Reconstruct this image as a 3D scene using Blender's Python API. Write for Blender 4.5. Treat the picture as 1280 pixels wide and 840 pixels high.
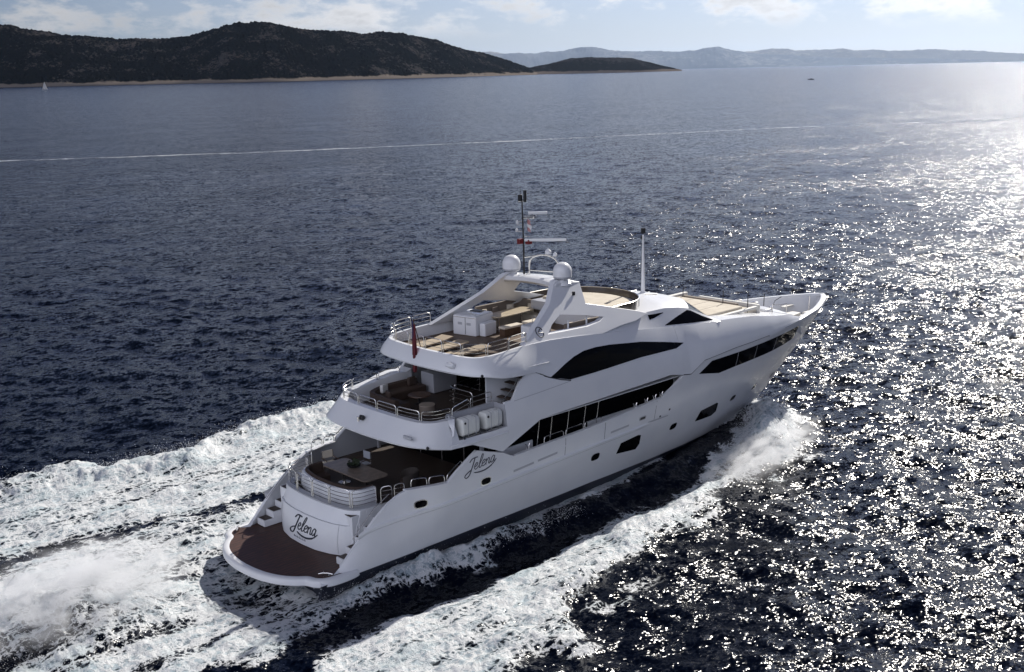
import bpy, bmesh, math, random
import numpy as np
from mathutils import Vector, Matrix, geometry as mgeo

for o in list(bpy.data.objects):
    bpy.data.objects.remove(o)
R_ = math.radians
scene = bpy.context.scene
COL = scene.collection

# ------------------------------------------------------------------ camera
YAW, PITCH, ROLL = R_(46.8256), R_(12.9986), R_(1.2639)
CAM = Vector((-20.9697, -37.3148, 18.8375))
fwd = Vector((math.cos(YAW)*math.cos(PITCH), math.sin(YAW)*math.cos(PITCH), -math.sin(PITCH)))
rgt = Vector((math.sin(YAW), -math.cos(YAW), 0))
upv = rgt.cross(fwd)
r2 = rgt*math.cos(ROLL) - upv*math.sin(ROLL)
u2 = upv*math.cos(ROLL) + rgt*math.sin(ROLL)
cd = bpy.data.cameras.new('camera')
cd.lens = 40.173; cd.sensor_width = 36; cd.clip_start = 0.5; cd.clip_end = 200000
cam = bpy.data.objects.new('camera', cd); COL.objects.link(cam)
cam.matrix_world = Matrix(((r2.x, u2.x, -fwd.x, CAM.x), (r2.y, u2.y, -fwd.y, CAM.y), (r2.z, u2.z, -fwd.z, CAM.z), (0, 0, 0, 1)))
scene.camera = cam

# ------------------------------------------------------------------ sky, sun, exposure
SUN_AZ, SUN_EL = R_(17), R_(34)          # azimuth from +X towards +Y
sd = Vector((math.cos(SUN_AZ)*math.cos(SUN_EL), math.sin(SUN_AZ)*math.cos(SUN_EL), math.sin(SUN_EL)))
world = bpy.data.worlds.new('World'); scene.world = world
world.use_nodes = True
nt = world.node_tree; nt.nodes.clear()
def N(nt, t, **kw):
    n = nt.nodes.new(t)
    for k, v in kw.items():
        if k.startswith('_'): setattr(n, k[1:], v)
        else: n.inputs[k.replace('__', ' ')].default_value = v
    return n
out = N(nt, 'ShaderNodeOutputWorld'); bg = N(nt, 'ShaderNodeBackground', Strength=0.085)
sky = N(nt, 'ShaderNodeTexSky', _sky_type='NISHITA', _sun_disc=False)
sky.sun_elevation = SUN_EL
sky.sun_rotation = math.pi/2 - SUN_AZ
sky.altitude = 20; sky.air_density = 1.0; sky.dust_density = 0.35; sky.ozone_density = 2.2
# clouds: soft cumulus banks low over the horizon, laid out by direction
tc = N(nt, 'ShaderNodeTexCoord')
sep = N(nt, 'ShaderNodeSeparateXYZ'); nt.links.new(tc.outputs['Generated'], sep.inputs[0])
def M(nt, op, a, b=None, clamp=False):
    n = nt.nodes.new('ShaderNodeMath'); n.operation = op; n.use_clamp = clamp
    for i, v in enumerate((a, b)):
        if v is None: continue
        if isinstance(v, (int, float)): n.inputs[i].default_value = v
        else: nt.links.new(v, n.inputs[i])
    return n.outputs[0]
def MR(nt, v, a, b, c=0, d=1, typ='SMOOTHSTEP'):
    n = nt.nodes.new('ShaderNodeMapRange'); n.interpolation_type = typ
    nt.links.new(v, n.inputs[0])
    for i, q in enumerate((a, b, c, d)): n.inputs[1+i].default_value = q
    return n.outputs[0]
mp = N(nt, 'ShaderNodeMapping'); mp.inputs['Scale'].default_value = (20, 20, 52); mp.inputs['Location'].default_value = (3.1, 0.4, 1.7)
nt.links.new(tc.outputs['Generated'], mp.inputs[0])
n1 = N(nt, 'ShaderNodeTexNoise', Scale=1.0, Detail=9.0, Roughness=0.6); nt.links.new(mp.outputs[0], n1.inputs['Vector'])
mp2 = N(nt, 'ShaderNodeMapping'); mp2.inputs['Scale'].default_value = (7, 7, 14)
nt.links.new(tc.outputs['Generated'], mp2.inputs[0])
n2 = N(nt, 'ShaderNodeTexNoise', Scale=1.0, Detail=2.0); nt.links.new(mp2.outputs[0], n2.inputs['Vector'])
cl = M(nt, 'ADD', n1.outputs['Fac'], M(nt, 'MULTIPLY', n2.outputs['Fac'], 0.5))
band = MR(nt, sep.outputs['Z'], 0.024, 0.045)
cf = M(nt, 'MULTIPLY', MR(nt, cl, 0.70, 0.90), band, True)
cf = M(nt, 'MULTIPLY', cf, MR(nt, sep.outputs['Z'], 0.09, 0.22, 0.85, 0.06))
dotv = N(nt, 'ShaderNodeVectorMath', _operation='DOT_PRODUCT'); dotv.inputs[1].default_value = sd
nt.links.new(tc.outputs['Generated'], dotv.inputs[0])
shadev = MR(nt, n1.outputs['Fac'], 0.52, 0.72, 1.0, 0.72)
gl = MR(nt, dotv.outputs['Value'], 0.45, 0.95, 0.42, 1.1, 'LINEAR')
cc = N(nt, 'ShaderNodeVectorMath', _operation='SCALE'); cc.inputs[0].default_value = (11.0, 10.8, 10.7)
nt.links.new(M(nt, 'MULTIPLY', shadev, gl), cc.inputs['Scale'])
mx = nt.nodes.new('ShaderNodeMix'); mx.data_type = 'RGBA'
nt.links.new(cf, mx.inputs[0]); nt.links.new(sky.outputs[0], mx.inputs[6]); nt.links.new(cc.outputs[0], mx.inputs[7])
# thin high veil that whitens the blue
veil = N(nt, 'ShaderNodeVectorMath', _operation='SCALE'); veil.inputs[0].default_value = (3.9, 3.8, 3.8); nt.links.new(M(nt, 'MULTIPLY', MR(nt, dotv.outputs['Value'], 0.45, 0.9, 0.12, 1.0, 'LINEAR'), MR(nt, sep.outputs['Z'], 0.0, 0.45, 1.0, 0.1)), veil.inputs['Scale'])
vx = nt.nodes.new('ShaderNodeMix'); vx.data_type = 'RGBA'; vx.inputs[0].default_value = 1.0; vx.blend_type = 'ADD'
dp = N(nt, 'ShaderNodeVectorMath', _operation='SCALE'); nt.links.new(MR(nt, dotv.outputs['Value'], 0.35, 0.85, 0.66, 1.0, 'LINEAR'), dp.inputs['Scale'])
dim = N(nt, 'ShaderNodeVectorMath', _operation='MULTIPLY'); dim.inputs[1].default_value = (0.29, 0.36, 0.56); dz = N(nt, 'ShaderNodeVectorMath', _operation='SCALE'); nt.links.new(sky.outputs[0], dz.inputs[0]); nt.links.new(MR(nt, sep.outputs['Z'], 0.05, 0.42, 1.0, 0.25), dz.inputs['Scale'])
bl = nt.nodes.new('ShaderNodeMix'); bl.data_type = 'RGBA'; bl.inputs[6].default_value = (1, 1, 1, 1); bl.inputs[7].default_value = (0.74, 0.98, 1.42, 1); nt.links.new(MR(nt, sep.outputs['Z'], 0.07, 0.3), bl.inputs[0])
bm_ = N(nt, 'ShaderNodeVectorMath', _operation='MULTIPLY'); nt.links.new(dz.outputs[0], bm_.inputs[0]); nt.links.new(bl.outputs[2], bm_.inputs[1]); nt.links.new(bm_.outputs[0], dp.inputs[0]); nt.links.new(dp.outputs[0], dim.inputs[0]); nt.links.new(dim.outputs[0], vx.inputs[6]); nt.links.new(veil.outputs[0], vx.inputs[7]); nt.links.new(vx.outputs[2], mx.inputs[6])
# bright sky patch added behind the viewer to fill the shaded hull side
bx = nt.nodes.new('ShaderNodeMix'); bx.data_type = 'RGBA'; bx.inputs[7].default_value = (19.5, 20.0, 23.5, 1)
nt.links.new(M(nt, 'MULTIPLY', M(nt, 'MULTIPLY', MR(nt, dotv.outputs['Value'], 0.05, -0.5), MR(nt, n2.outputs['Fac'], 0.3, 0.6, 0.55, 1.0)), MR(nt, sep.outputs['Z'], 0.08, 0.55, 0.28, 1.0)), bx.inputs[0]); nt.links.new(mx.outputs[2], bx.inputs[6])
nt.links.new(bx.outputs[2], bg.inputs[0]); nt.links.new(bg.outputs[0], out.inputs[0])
sl = bpy.data.lights.new('sun', 'SUN'); sl.energy = 4.8; sl.angle = R_(0.53); sl.color = (1, 0.95, 0.87)
so = bpy.data.objects.new('sun', sl); COL.objects.link(so)
so.rotation_euler = sd.to_track_quat('Z', 'Y').to_euler()
so.location = (40, 10, 60)
vs = scene.view_settings
vs.view_transform = 'Standard'; vs.look = 'None'; vs.exposure = 0.3; vs.gamma = 1; vs.use_curve_mapping = False
scene.cycles.use_denoising = True; scene.cycles.denoising_prefilter = 'ACCURATE'
scene.cycles.max_bounces = 5; scene.cycles.diffuse_bounces = 2; scene.cycles.glossy_bounces = 3
scene.cycles.transparent_max_bounces = 8; scene.cycles.volume_bounces = 3
scene.cycles.caustics_reflective = False; scene.cycles.caustics_refractive = False

# ------------------------------------------------------------------ materials
MATS = {}
def mat(name, col, rough=0.5, metal=0, coat=0, noise=None, spec=0.5, bump=None):
    """noise=(scale, second colour, lo, hi); bump=(scale, strength)"""
    if name in MATS: return MATS[name]
    m = bpy.data.materials.new(name); m.use_nodes = True
    t = m.node_tree; p = t.nodes['Principled BSDF']
    p.inputs['Base Color'].default_value = (*col, 1); p.inputs['Roughness'].default_value = rough
    p.inputs['Metallic'].default_value = metal; p.inputs['Coat Weight'].default_value = coat
    p.inputs['Specular IOR Level'].default_value = spec
    tcn = t.nodes.new('ShaderNodeTexCoord')
    if noise:
        n = N(t, 'ShaderNodeTexNoise', Scale=noise[0], Detail=5.0); t.links.new(tcn.outputs['Object'], n.inputs['Vector'])
        f = MR(t, n.outputs['Fac'], noise[2], noise[3])
        x = t.nodes.new('ShaderNodeMix'); x.data_type = 'RGBA'
        x.inputs[6].default_value = (*col, 1); x.inputs[7].default_value = (*noise[1], 1)
        t.links.new(f, x.inputs[0]); t.links.new(x.outputs[2], p.inputs['Base Color'])
    if bump:
        n = N(t, 'ShaderNodeTexNoise', Scale=bump[0], Detail=3.0); t.links.new(tcn.outputs['Object'], n.inputs['Vector'])
        bb = N(t, 'ShaderNodeBump', Strength=bump[1], Distance=0.02); t.links.new(n.outputs['Fac'], bb.inputs['Height'])
        t.links.new(bb.outputs[0], p.inputs['Normal'])
    MATS[name] = m
    return m
WHITE = mat('white_gelcoat', (0.78, 0.79, 0.81), 0.27, coat=0.0, noise=(0.7, (0.74, 0.755, 0.785), 0.35, 0.7))
DECKW = mat('white_nonskid', (0.66, 0.65, 0.62), 0.6, noise=(3, (0.6, 0.59, 0.56), 0.4, 0.6))
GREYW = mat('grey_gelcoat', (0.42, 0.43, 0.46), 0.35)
GLASS = mat('dark_tinted_glass', (0.003, 0.003, 0.004), 0.05, spec=0.05)
SMOKE = mat('smoked_screen', (0.075, 0.062, 0.052), 0.15, spec=0.4)
STEEL = mat('polished_steel', (0.72, 0.70, 0.67), 0.22, metal=1)
BLACK = mat('black_plastic', (0.012, 0.012, 0.014), 0.4)
RUBBER = mat('dark_joint', (0.02, 0.022, 0.028), 0.5)
ANTIF = mat('dark_bottom_paint', (0.012, 0.016, 0.03), 0.35)
CREAM = mat('cream_cushion', (0.62, 0.56, 0.46), 0.8, noise=(2, (0.56, 0.50, 0.41), 0.4, 0.6), bump=(30, 0.2))
TAUPE = mat('taupe_cushion', (0.20, 0.165, 0.135), 0.8, bump=(25, 0.2))
BROWN = mat('dark_brown_cushion', (0.055, 0.035, 0.026), 0.7, bump=(25, 0.2))
WICKER = mat('dark_wicker', (0.04, 0.032, 0.028), 0.7, bump=(80, 0.5))
DKWOOD = mat('dark_wood', (0.09, 0.05, 0.03), 0.4, noise=(6, (0.06, 0.032, 0.02), 0.4, 0.6))
LTWOOD = mat('pale_table_top', (0.50, 0.42, 0.30), 0.35, noise=(4, (0.42, 0.35, 0.25), 0.4, 0.6))
REDC = mat('dark_red_cloth', (0.10, 0.01, 0.016), 0.8)
NAVY = mat('navy_cloth', (0.01, 0.015, 0.08), 0.8)
REDP = mat('red_plastic', (0.15, 0.012, 0.014), 0.4)
GREYL = mat('charcoal_lettering', (0.03, 0.035, 0.05), 0.4)
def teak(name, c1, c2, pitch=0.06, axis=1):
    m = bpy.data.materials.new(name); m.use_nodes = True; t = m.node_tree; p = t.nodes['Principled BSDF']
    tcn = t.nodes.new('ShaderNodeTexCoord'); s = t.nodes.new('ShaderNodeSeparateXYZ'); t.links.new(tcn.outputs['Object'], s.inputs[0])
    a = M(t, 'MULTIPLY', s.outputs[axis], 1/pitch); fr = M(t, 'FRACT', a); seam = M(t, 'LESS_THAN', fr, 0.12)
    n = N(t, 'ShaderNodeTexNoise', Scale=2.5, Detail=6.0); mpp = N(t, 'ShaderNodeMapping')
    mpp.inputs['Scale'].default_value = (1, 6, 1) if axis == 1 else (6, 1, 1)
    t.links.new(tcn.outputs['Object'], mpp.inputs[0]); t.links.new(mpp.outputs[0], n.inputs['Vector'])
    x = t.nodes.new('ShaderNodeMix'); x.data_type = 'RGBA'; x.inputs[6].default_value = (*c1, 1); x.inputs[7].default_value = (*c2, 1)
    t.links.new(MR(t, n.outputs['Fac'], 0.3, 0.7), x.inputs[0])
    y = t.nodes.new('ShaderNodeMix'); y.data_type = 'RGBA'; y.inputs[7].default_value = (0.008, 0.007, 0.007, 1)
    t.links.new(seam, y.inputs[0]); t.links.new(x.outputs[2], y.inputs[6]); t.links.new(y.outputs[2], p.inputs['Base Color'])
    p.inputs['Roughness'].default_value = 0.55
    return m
TEAK = teak('weathered_teak', (0.42, 0.31, 0.20), (0.32, 0.23, 0.15))
FLYTEAK = teak('brown_teak', (0.15, 0.095, 0.06), (0.10, 0.065, 0.042))
WETTEAK = teak('wet_teak', (0.085, 0.030, 0.018), (0.034, 0.015, 0.011), pitch=0.2, axis=1)
DKTEAK = teak('shaded_teak', (0.062, 0.042, 0.031), (0.045, 0.032, 0.025))  # teak darkened to carry the shade of the covered decks
HAZE = 0.5e-5

# ------------------------------------------------------------------ builders
def tag(o, label=None, cat=None, group=None, kind=None):
    if label: o['label'] = label
    if cat: o['category'] = cat
    if group: o['group'] = group
    if kind: o['kind'] = kind
    return o
def empty(name, loc=(0, 0, 0), label=None, cat=None, group=None, rz=0):
    o = bpy.data.objects.new(name, None); COL.objects.link(o); o.location = loc; o.rotation_euler.z = rz
    o.empty_display_size = 0.3
    return tag(o, label, cat, group)
class MB:
    def __init__(s): s.v = []; s.f = []; s.mi = []
    def add(s, vs, fs, m=0):
        n = len(s.v); s.v += [tuple(map(float, q)) for q in vs]; s.f += [tuple(n+i for i in f) for f in fs]; s.mi += [m]*len(fs); return s
    def box(s, x0, x1, y0, y1, z0, z1, m=0, rz=0, c=None):
        vs = [(x, y, z) for z in (z0, z1) for y in (y0, y1) for x in (x0, x1)]
        if rz:
            cx, cy = c if c else ((x0+x1)/2, (y0+y1)/2); ca, sa = math.cos(rz), math.sin(rz)
            vs = [(cx+(x-cx)*ca-(y-cy)*sa, cy+(x-cx)*sa+(y-cy)*ca, z) for x, y, z in vs]
        return s.add(vs, [(0, 2, 3, 1), (4, 5, 7, 6), (0, 1, 5, 4), (2, 6, 7, 3), (0, 4, 6, 2), (1, 3, 7, 5)], m)
    def grid(s, rows, closed=False, m=0):
        n = len(rows[0]); vs = [p for r in rows for p in r]; fs = []
        for i in range(len(rows)-1):
            for j in range(n-1 if not closed else n):
                k = (j+1) % n; fs.append((i*n+j, i*n+k, (i+1)*n+k, (i+1)*n+j))
        return s.add(vs, fs, m)
    def tube(s, pts, r, n=8, m=0, closed=False):
        pts = [Vector(p) for p in pts]; rows = []
        rr = r if isinstance(r, (list, tuple)) else [r]*len(pts)
        prev = None
        for i, p in enumerate(pts):
            a = pts[i-1] if i or closed else p; b = pts[(i+1) % len(pts)] if i < len(pts)-1 or closed else p
            t = (b-a); t = t.normalized() if t.length else Vector((0, 0, 1))
            ref = prev if prev else (Vector((0, 0, 1)) if abs(t.z) < .9 else Vector((1, 0, 0)))
            u = (ref - t*ref.dot(t)); u = u.normalized() if u.length > 1e-6 else t.orthogonal().normalized()
            prev = u; w = t.cross(u)
            rows.append([p + (u*math.cos(2*math.pi*k/n) + w*math.sin(2*math.pi*k/n))*rr[i] for k in range(n)])
        if closed: rows.append(rows[0])
        s.grid(rows, True, m)
        if not closed:
            k = len(s.v); q = len(rows)*n
            s.f.append(tuple(range(k-q, k-q+n))); s.f.append(tuple(range(k-1, k-n-1, -1))); s.mi += [m, m]
        return s
    def lathe(s, c, prof, n=24, m=0, axis='z'):
        rows = []
        for r, h in prof:
            ring = []
            for k in range(n):
                a = 2*math.pi*k/n; p = (r*math.cos(a), r*math.sin(a), h)
                if axis == 'y': p = (p[0], p[2], p[1])
                if axis == 'x': p = (p[2], p[0], p[1])
                ring.append((c[0]+p[0], c[1]+p[1], c[2]+p[2]))
            rows.append(ring)
        s.grid(rows, True, m)
        k = len(s.v); q = len(rows)*n
        s.f.append(tuple(range(k-q, k-q+n))); s.f.append(tuple(range(k-1, k-n-1, -1))); s.mi += [m, m]
        return s
    def prism(s, poly, z0, z1, m=0):
        """poly of (x,y), extruded in z"""
        n = len(poly); tri = mgeo.tessellate_polygon([[Vector((p[0], p[1], 0)) for p in poly]])
        vs = [(p[0], p[1], z0) for p in poly] + [(p[0], p[1], z1) for p in poly]
        fs = [tuple(t) for t in tri] + [tuple(i+n for i in t) for t in tri] + [(i, (i+1) % n, (i+1) % n+n, i+n) for i in range(n)]
        return s.add(vs, fs, m)
    def build(s, name, mats, parent=None, sharp=35, solid=None, bevel=None, smooth=True, label=None, out=None, merge=True):
        me = bpy.data.meshes.new(name); me.from_pydata(s.v, [], s.f)
        mats = mats if isinstance(mats, (list, tuple)) else [mats]
        for q in mats: me.materials.append(q)
        me.polygons.foreach_set('material_index', s.mi)
        bm = bmesh.new(); bm.from_mesh(me)
        if merge: bmesh.ops.remove_doubles(bm, verts=bm.verts, dist=0.0005)
        bmesh.ops.recalc_face_normals(bm, faces=bm.faces)
        if out is not None:      # open shells: make the first face look outward
            bm.faces.ensure_lookup_table(); acc = 0
            for f in bm.faces: acc += f.normal.dot(out(f.calc_center_median()))*f.calc_area()
            if acc < 0: bmesh.ops.reverse_faces(bm, faces=bm.faces)
        bm.to_mesh(me); bm.free()
        if smooth:
            me.polygons.foreach_set('use_smooth', [True]*len(me.polygons)); me.set_sharp_from_angle(angle=R_(sharp))
        o = bpy.data.objects.new(name, me); COL.objects.link(o)
        if solid:
            cnt = {}
            for pl in me.polygons:
                for ek in pl.edge_keys: cnt[ek] = cnt.get(ek, 0)+1
            at_ = me.attributes.get('sharp_edge') or me.attributes.new('sharp_edge', 'BOOLEAN', 'EDGE')
            for e in me.edges:
                if cnt.get(e.key, 0) == 1: at_.data[e.index].value = True
        if parent: o.parent = parent
        if label: o['label'] = label
        if solid:
            md = o.modifiers.new('solid', 'SOLIDIFY'); md.thickness = solid; md.offset = -1
        if bevel:
            md = o.modifiers.new('bevel', 'BEVEL'); md.width = bevel; md.segments = 2; md.limit_method = 'ANGLE'; md.angle_limit = R_(40)
            md = o.modifiers.new('wn', 'WEIGHTED_NORMAL')
        return o
def itp(x, tab): return float(np.interp(x, [t[0] for t in tab], [t[1] for t in tab]))
def frange(a, b, st):
    n = max(1, int(round((b-a)/st))); return [a+(b-a)*i/n for i in range(n+1)]
def smoothpts(pts, n=6):
    """Catmull-Rom through the points"""
    P = [Vector(p) for p in pts]; out = []
    for i in range(len(P)-1):
        p0 = P[max(i-1, 0)]; p1 = P[i]; p2 = P[i+1]; p3 = P[min(i+2, len(P)-1)]
        for k in range(n):
            t = k/n
            out.append(0.5*((2*p1)+(-p0+p2)*t+(2*p0-5*p1+4*p2-p3)*t*t+(-p0+3*p1-3*p2+p3)*t**3))
    out.append(P[-1]); return out

# ------------------------------------------------------------------ hull form of the yacht (stern at x=0, bow at x=40, starboard y<0)
XS=[(-1,31.5),(-.52,32.4),(0,33.7),(.52,34.7),(1.5,36.0),(2.06,36.9),(2.79,37.95),(3.62,39.0),(4.4,39.85),(5.1,40.4)]
G=[(0,0),(.15,.2),(.6,.55),(1.4,1.02),(2.4,1.5),(3.4,1.95),(4.4,2.33),(6.4,2.88),(8.4,3.27),(10.4,3.55),(12.4,3.75),(15.4,3.93),(18.4,4.0),(25,4.03),(60,4.03)]
BM=[(-1,3.0),(-.3,3.5),(.3,3.68),(1,3.8),(2,3.93),(2.4,3.97),(3,4.0),(5.1,4.03)]
WT=[(0,.5),(1.65,.56),(2,.85),(3,1.8),(4,2.54),(4.5,2.82),(4.85,2.95),(6.6,2.9)]
WD=[(0,.4),(2,.46),(4,.6),(4.5,.55),(5,.42),(6,.1),(6.6,0)]
def b(x,z):
    z=min(max(z,-1),5.1); d=max(0,itp(z,XS)-x); k=.50+.50*(max(z,0)/5.1)**1.1
    y=itp(d*k,G)/4.03*itp(z,BM)
    if x<6.6:
        zt=itp(x,WT); y-=itp(x,WD)*min(1,max(0,(z-.3)/(zt-.3)))
    return y
ZC=[(6,4.3),(7,4.2),(8,4.16),(9.62,3.48),(11.8,4.38),(12.55,4.43),(20.7,4.56),(21.7,4.38),(22.3,4.3),(23.3,4.8),(25.9,4.93),(29.3,4.95),(32,5.05),(34,5.1),(40.4,5.1)]
ZU=[(8,7.4),(11.7,7.52),(13.2,7.5),(14.8,7.4),(16.45,7.25),(18.2,7.08),(20.4,6.8),(23.25,6.49),(25.1,6.38),(26.9,6.25),(28.3,6.11),(30.6,5.73),(32.0,5.56),(32.9,5.32),(33.8,5.12)]
YU=[(8,3.3),(11.7,3.28),(16.4,3.42),(18.2,3.38),(20.8,3.27),(23.6,3.3),(27.5,3.3),(29.1,3.27),(31.3,3.12),(33.0,2.93),(33.8,2.88)]
def S(x,z):
    zc=itp(x,ZC); zu=itp(x,ZU); zc=4.38 if x<21.7 else zc
    if z<=zc: return b(x,z)
    t=min(1,(z-zc)/(zu-zc)); p=itp(x,[(8,.83),(12,1.8),(22,1.8),(27,2.0)])
    y0=b(x,zc); return y0+(itp(x,YU)-y0)*t**p

yacht = empty('motor_yacht', (0, 0, 0), 'large white three-deck motor yacht speeding away with foaming wake on both sides', 'yacht')
Y = yacht
T1 = [(.7, .42), (1.3, .46), (1.65, .56), (2.0, .85), (2.5, 1.35), (3.0, 1.8), (3.5, 2.2), (4.0, 2.54), (4.5, 2.82), (4.85, 2.95), (6.0, 2.92), (6.6, 2.9), (7.13, 3.28), (8.15, 3.88), (9.62, 3.42), (10.23, 3.12),
      (14.8, 3.25), (20.14, 3.56), (20.86, 3.88), (21.7, 4.34), (22.3, 4.27), (23.3, 4.76), (25.9, 4.9), (29.3, 4.92), (32, 5.05), (34, 5.1), (40.4, 5.1)]
def stemz(x): return float(np.interp(x, [q[1] for q in XS], [q[0] for q in XS]))
def yh(x, z): return b(x, z) if z < 4.9 or x > 33 else b(x, 4.9)
xs_h = sorted(set([round(q, 3) for q in frange(.7, 40.35, .25)] + [q[0] for q in T1]))
h = MB()
boot = [(0, .32), (9.5, .30), (16, .18), (28, -.38), (41, -.9)]
for s in (-1, 1):
    rows = []
    for x in xs_h:
        z0 = -1.2 if x <= 31.5 else min(stemz(x), itp(x, T1)-.01)
        z1 = itp(x, T1); zb = itp(x, boot)
        lv = []
        if z0 < zb: lv = list(np.linspace(z0, zb, 4))
        else: lv = [z0]*4
        lv = lv + list(np.linspace(max(zb, z0), z1, 15))[1:]
        rows.append([(x, s*(yh(x, z) if z > z0+1e-4 or x <= 31.5 else 0.0), z) for z in lv])
    rows.append([(40.4, 0, 5.1)]*18)
    h.grid(rows)
for i in range(len(h.f)):
    h.mi[i] = 1 if (i % 17) < 3 else 0
def outw(c): return Vector((0, c.y, 0.01))
h.build('hull', [WHITE, ANTIF], Y, solid=.13, sharp=40, out=outw)
# broad rim round the bow and the cap along the side bulwarks
def strip_side(name, xs, top, w, th, m, lift=.012, y=None, parent=Y, fn=None):
    fn = fn or yh
    for s in (-1, 1):
        mb = MB(); rows = []
        for x in xs:
            z = itp(x, top); yo = fn(x, z)+.03; yi = max(yo-w, 0)
            if x > 38: yi = max(0, yo - w*1.1)
            rows.append([(x, s*yo, z-th), (x, s*yo, z+lift), (x, s*yi, z+lift), (x, s*yi, z-th)])
        mb.grid(rows, True)
        mb.f.append((0, 1, 2, 3)); mb.mi.append(0); k = len(mb.v); mb.f.append((k-4, k-3, k-2, k-1)); mb.mi.append(0)
        mb.build(name, m, parent, bevel=.015)
strip_side('bulwark_cap', [x for x in xs_h if 4.85 <= x <= 6.6], T1, .26, .06, WHITE)
strip_side('bulwark_cap', [x for x in xs_h if 10.25 <= x <= 20.1], T1, .2, .05, WHITE)
# bow rim: one ring running round the stem
ring = []
for x in frange(29.4, 40.2, .2) + [40.3, 40.4, 40.45]:
    z = itp(x, T1) + .02; ring.append((x, -(yh(min(x, 40.4), z)+.02 if x < 40.45 else 0), z))
full = ring + [(p[0], -p[1], p[2]) for p in ring[::-1][1:]]
rows = []
for i, p in enumerate(full):
    a = Vector(full[max(i-1, 0)]); c = Vector(full[min(i+1, len(full)-1)]); t = (c-a); t.z = 0; t.normalize(); n = Vector((-t.y, t.x, 0))
    w = .05 + .24*min(1, max(0, (p[0]-29.2)/3.5)); P = Vector(p)
    rows.append([P-n*.03+Vector((0, 0, -.1)), P-n*.03+Vector((0, 0, .02)), P+n*.03+Vector((0, 0, .05)), P+n*(w-.03)+Vector((0, 0, .05)), P+n*w+Vector((0, 0, .02)), P+n*w+Vector((0, 0, -.12))])
mb = MB(); mb.grid(rows); mb.build('bow_rim', WHITE, Y, solid=.02, out=lambda c: Vector((0, 0, 1)))
# knuckle strake along the topsides
for s in (-1, 1):
    mb = MB(); rows = []
    for x in frange(2.6, 19.6, .4):
        z = itp(x, [(2.6, 1.66), (3.2, 1.85), (5.4, 2.0), (10, 2.17), (15, 2.33), (20, 2.4)]); t = min(1, (x-2.6)/.5, (19.6-x)/1.2)
        rows.append([(x, s*(b(x, z-.16)-.01), z-.16), (x, s*(b(x, z-.1)+.07*t), z-.09), (x, s*(b(x, z)+.075*t), z+.01), (x, s*(b(x, z+.08)-.005), z+.07)])
    mb.grid(rows); mb.build('knuckle_strake', WHITE, Y, solid=.01, out=outw)

# patches laid flush on a side: windows, ports, slots
def patch(name, lo, hi, m, fn=b, sides=(-1, 1), off=.012, st=.2, parent=Y, nz=4, depth=.05, label=None):
    x0 = max(lo[0][0], hi[0][0]); x1 = min(lo[-1][0], hi[-1][0])
    xs = sorted(set([round(x, 4) for x in frange(x0, x1, st)] + [q[0] for q in lo+hi if x0 <= q[0] <= x1]))
    r = []
    for s in sides:
        mb = MB(); g = []; gb = []
        for x in xs:
            a = itp(x, lo); c = itp(x, hi); c = max(c, a+.004)
            g.append([(x, s*(fn(x, z)+off), z) for z in np.linspace(a, c, nz)])
            gb.append([(x, s*(fn(x, z)-depth), z) for z in np.linspace(a, c, nz)])
        mb.grid(g); mb.grid([[p[0] for p in g], [p[0] for p in gb]]); mb.grid([[p[-1] for p in g], [p[-1] for p in gb]])
        mb.grid([g[0], gb[0]]); mb.grid([g[-1], gb[-1]])
        r.append(mb.build(name, m, parent, sharp=30, label=label))
    return r
def oval(cx, cz, w, hh, p=3.0, n=16, sk=0.0):
    lo, hi = [], []
    for i in range(n+1):
        t = -math.cos(math.pi*i/n); v = (1-abs(t)**p)**(1/p)
        lo.append((cx+w/2*t, cz-hh/2*v+sk*t)); hi.append((cx+w/2*t, cz+hh/2*v+sk*t))
    return lo, hi
# black band window at the bow
lo = [(23.0, 4.14), (24.8, 3.80), (26.5, 3.83), (30.5, 3.82), (33.3, 3.95)]
hi = [(23.0, 4.15), (24.0, 4.62), (26.2, 4.6), (29.5, 4.62), (32, 4.66), (33.3, 4.70)]
patch('bow_window', lo, hi, GLASS, label='long black wedge window below the bow rim')
for s in (-1, 1):      # its joint lines between panes
    for x in (26.4, 28.3, 30.5):
        mb = MB(); mb.tube([(x, s*(b(x, z)+.014), z) for z in np.linspace(3.84, 4.6, 5)], .008, 6); mb.build('pane_joint', GREYW, Y)
# two big hull windows per side
for lo, hi in (([(17.3, 1.32), (18.88, 1.12), (19.05, 1.36)], [(17.3, 1.36), (17.42, 1.86), (18.7, 1.95), (18.95, 1.88), (19.05, 1.40)]),
               ([(24.08, 1.22), (25.87, 1.07), (26.2, 1.22)], [(24.08, 1.28), (24.2, 1.82), (25.75, 1.87), (25.95, 1.8), (26.2, 1.26)])):
    patch('hull_window', lo, hi, GLASS, off=.01, st=.1)
for cx, cz, w, hh in ((5.4, 2.28, .52, .27), (8.68, 2.42, .5, .27), (15.65, 1.64, .5, .28), (21.8, 1.58, .5, .28), (27.75, 1.63, .46, .27), (30.55, 1.54, .42, .26)):
    lo, hi = oval(cx, cz, w+.08, hh+.08)
    fr = patch('porthole', lo, hi, STEEL, off=.012)
    lo, hi = oval(cx, cz, w, hh)
    for s, f in zip((-1, 1), fr): patch('glass', lo, hi, GLASS, off=.02, sides=(s,), parent=f)
for cx, cz, w, hh in ((18.75, 2.82, .5, .2),):
    lo, hi = oval(cx, cz, w, hh, 5); patch('fairlead', lo, hi, GREYW, off=.02)
    lo, hi = oval(cx, cz, w-.12, hh-.08, 5); patch('fairlead_hole', lo, hi, BLACK, off=.026)
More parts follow.
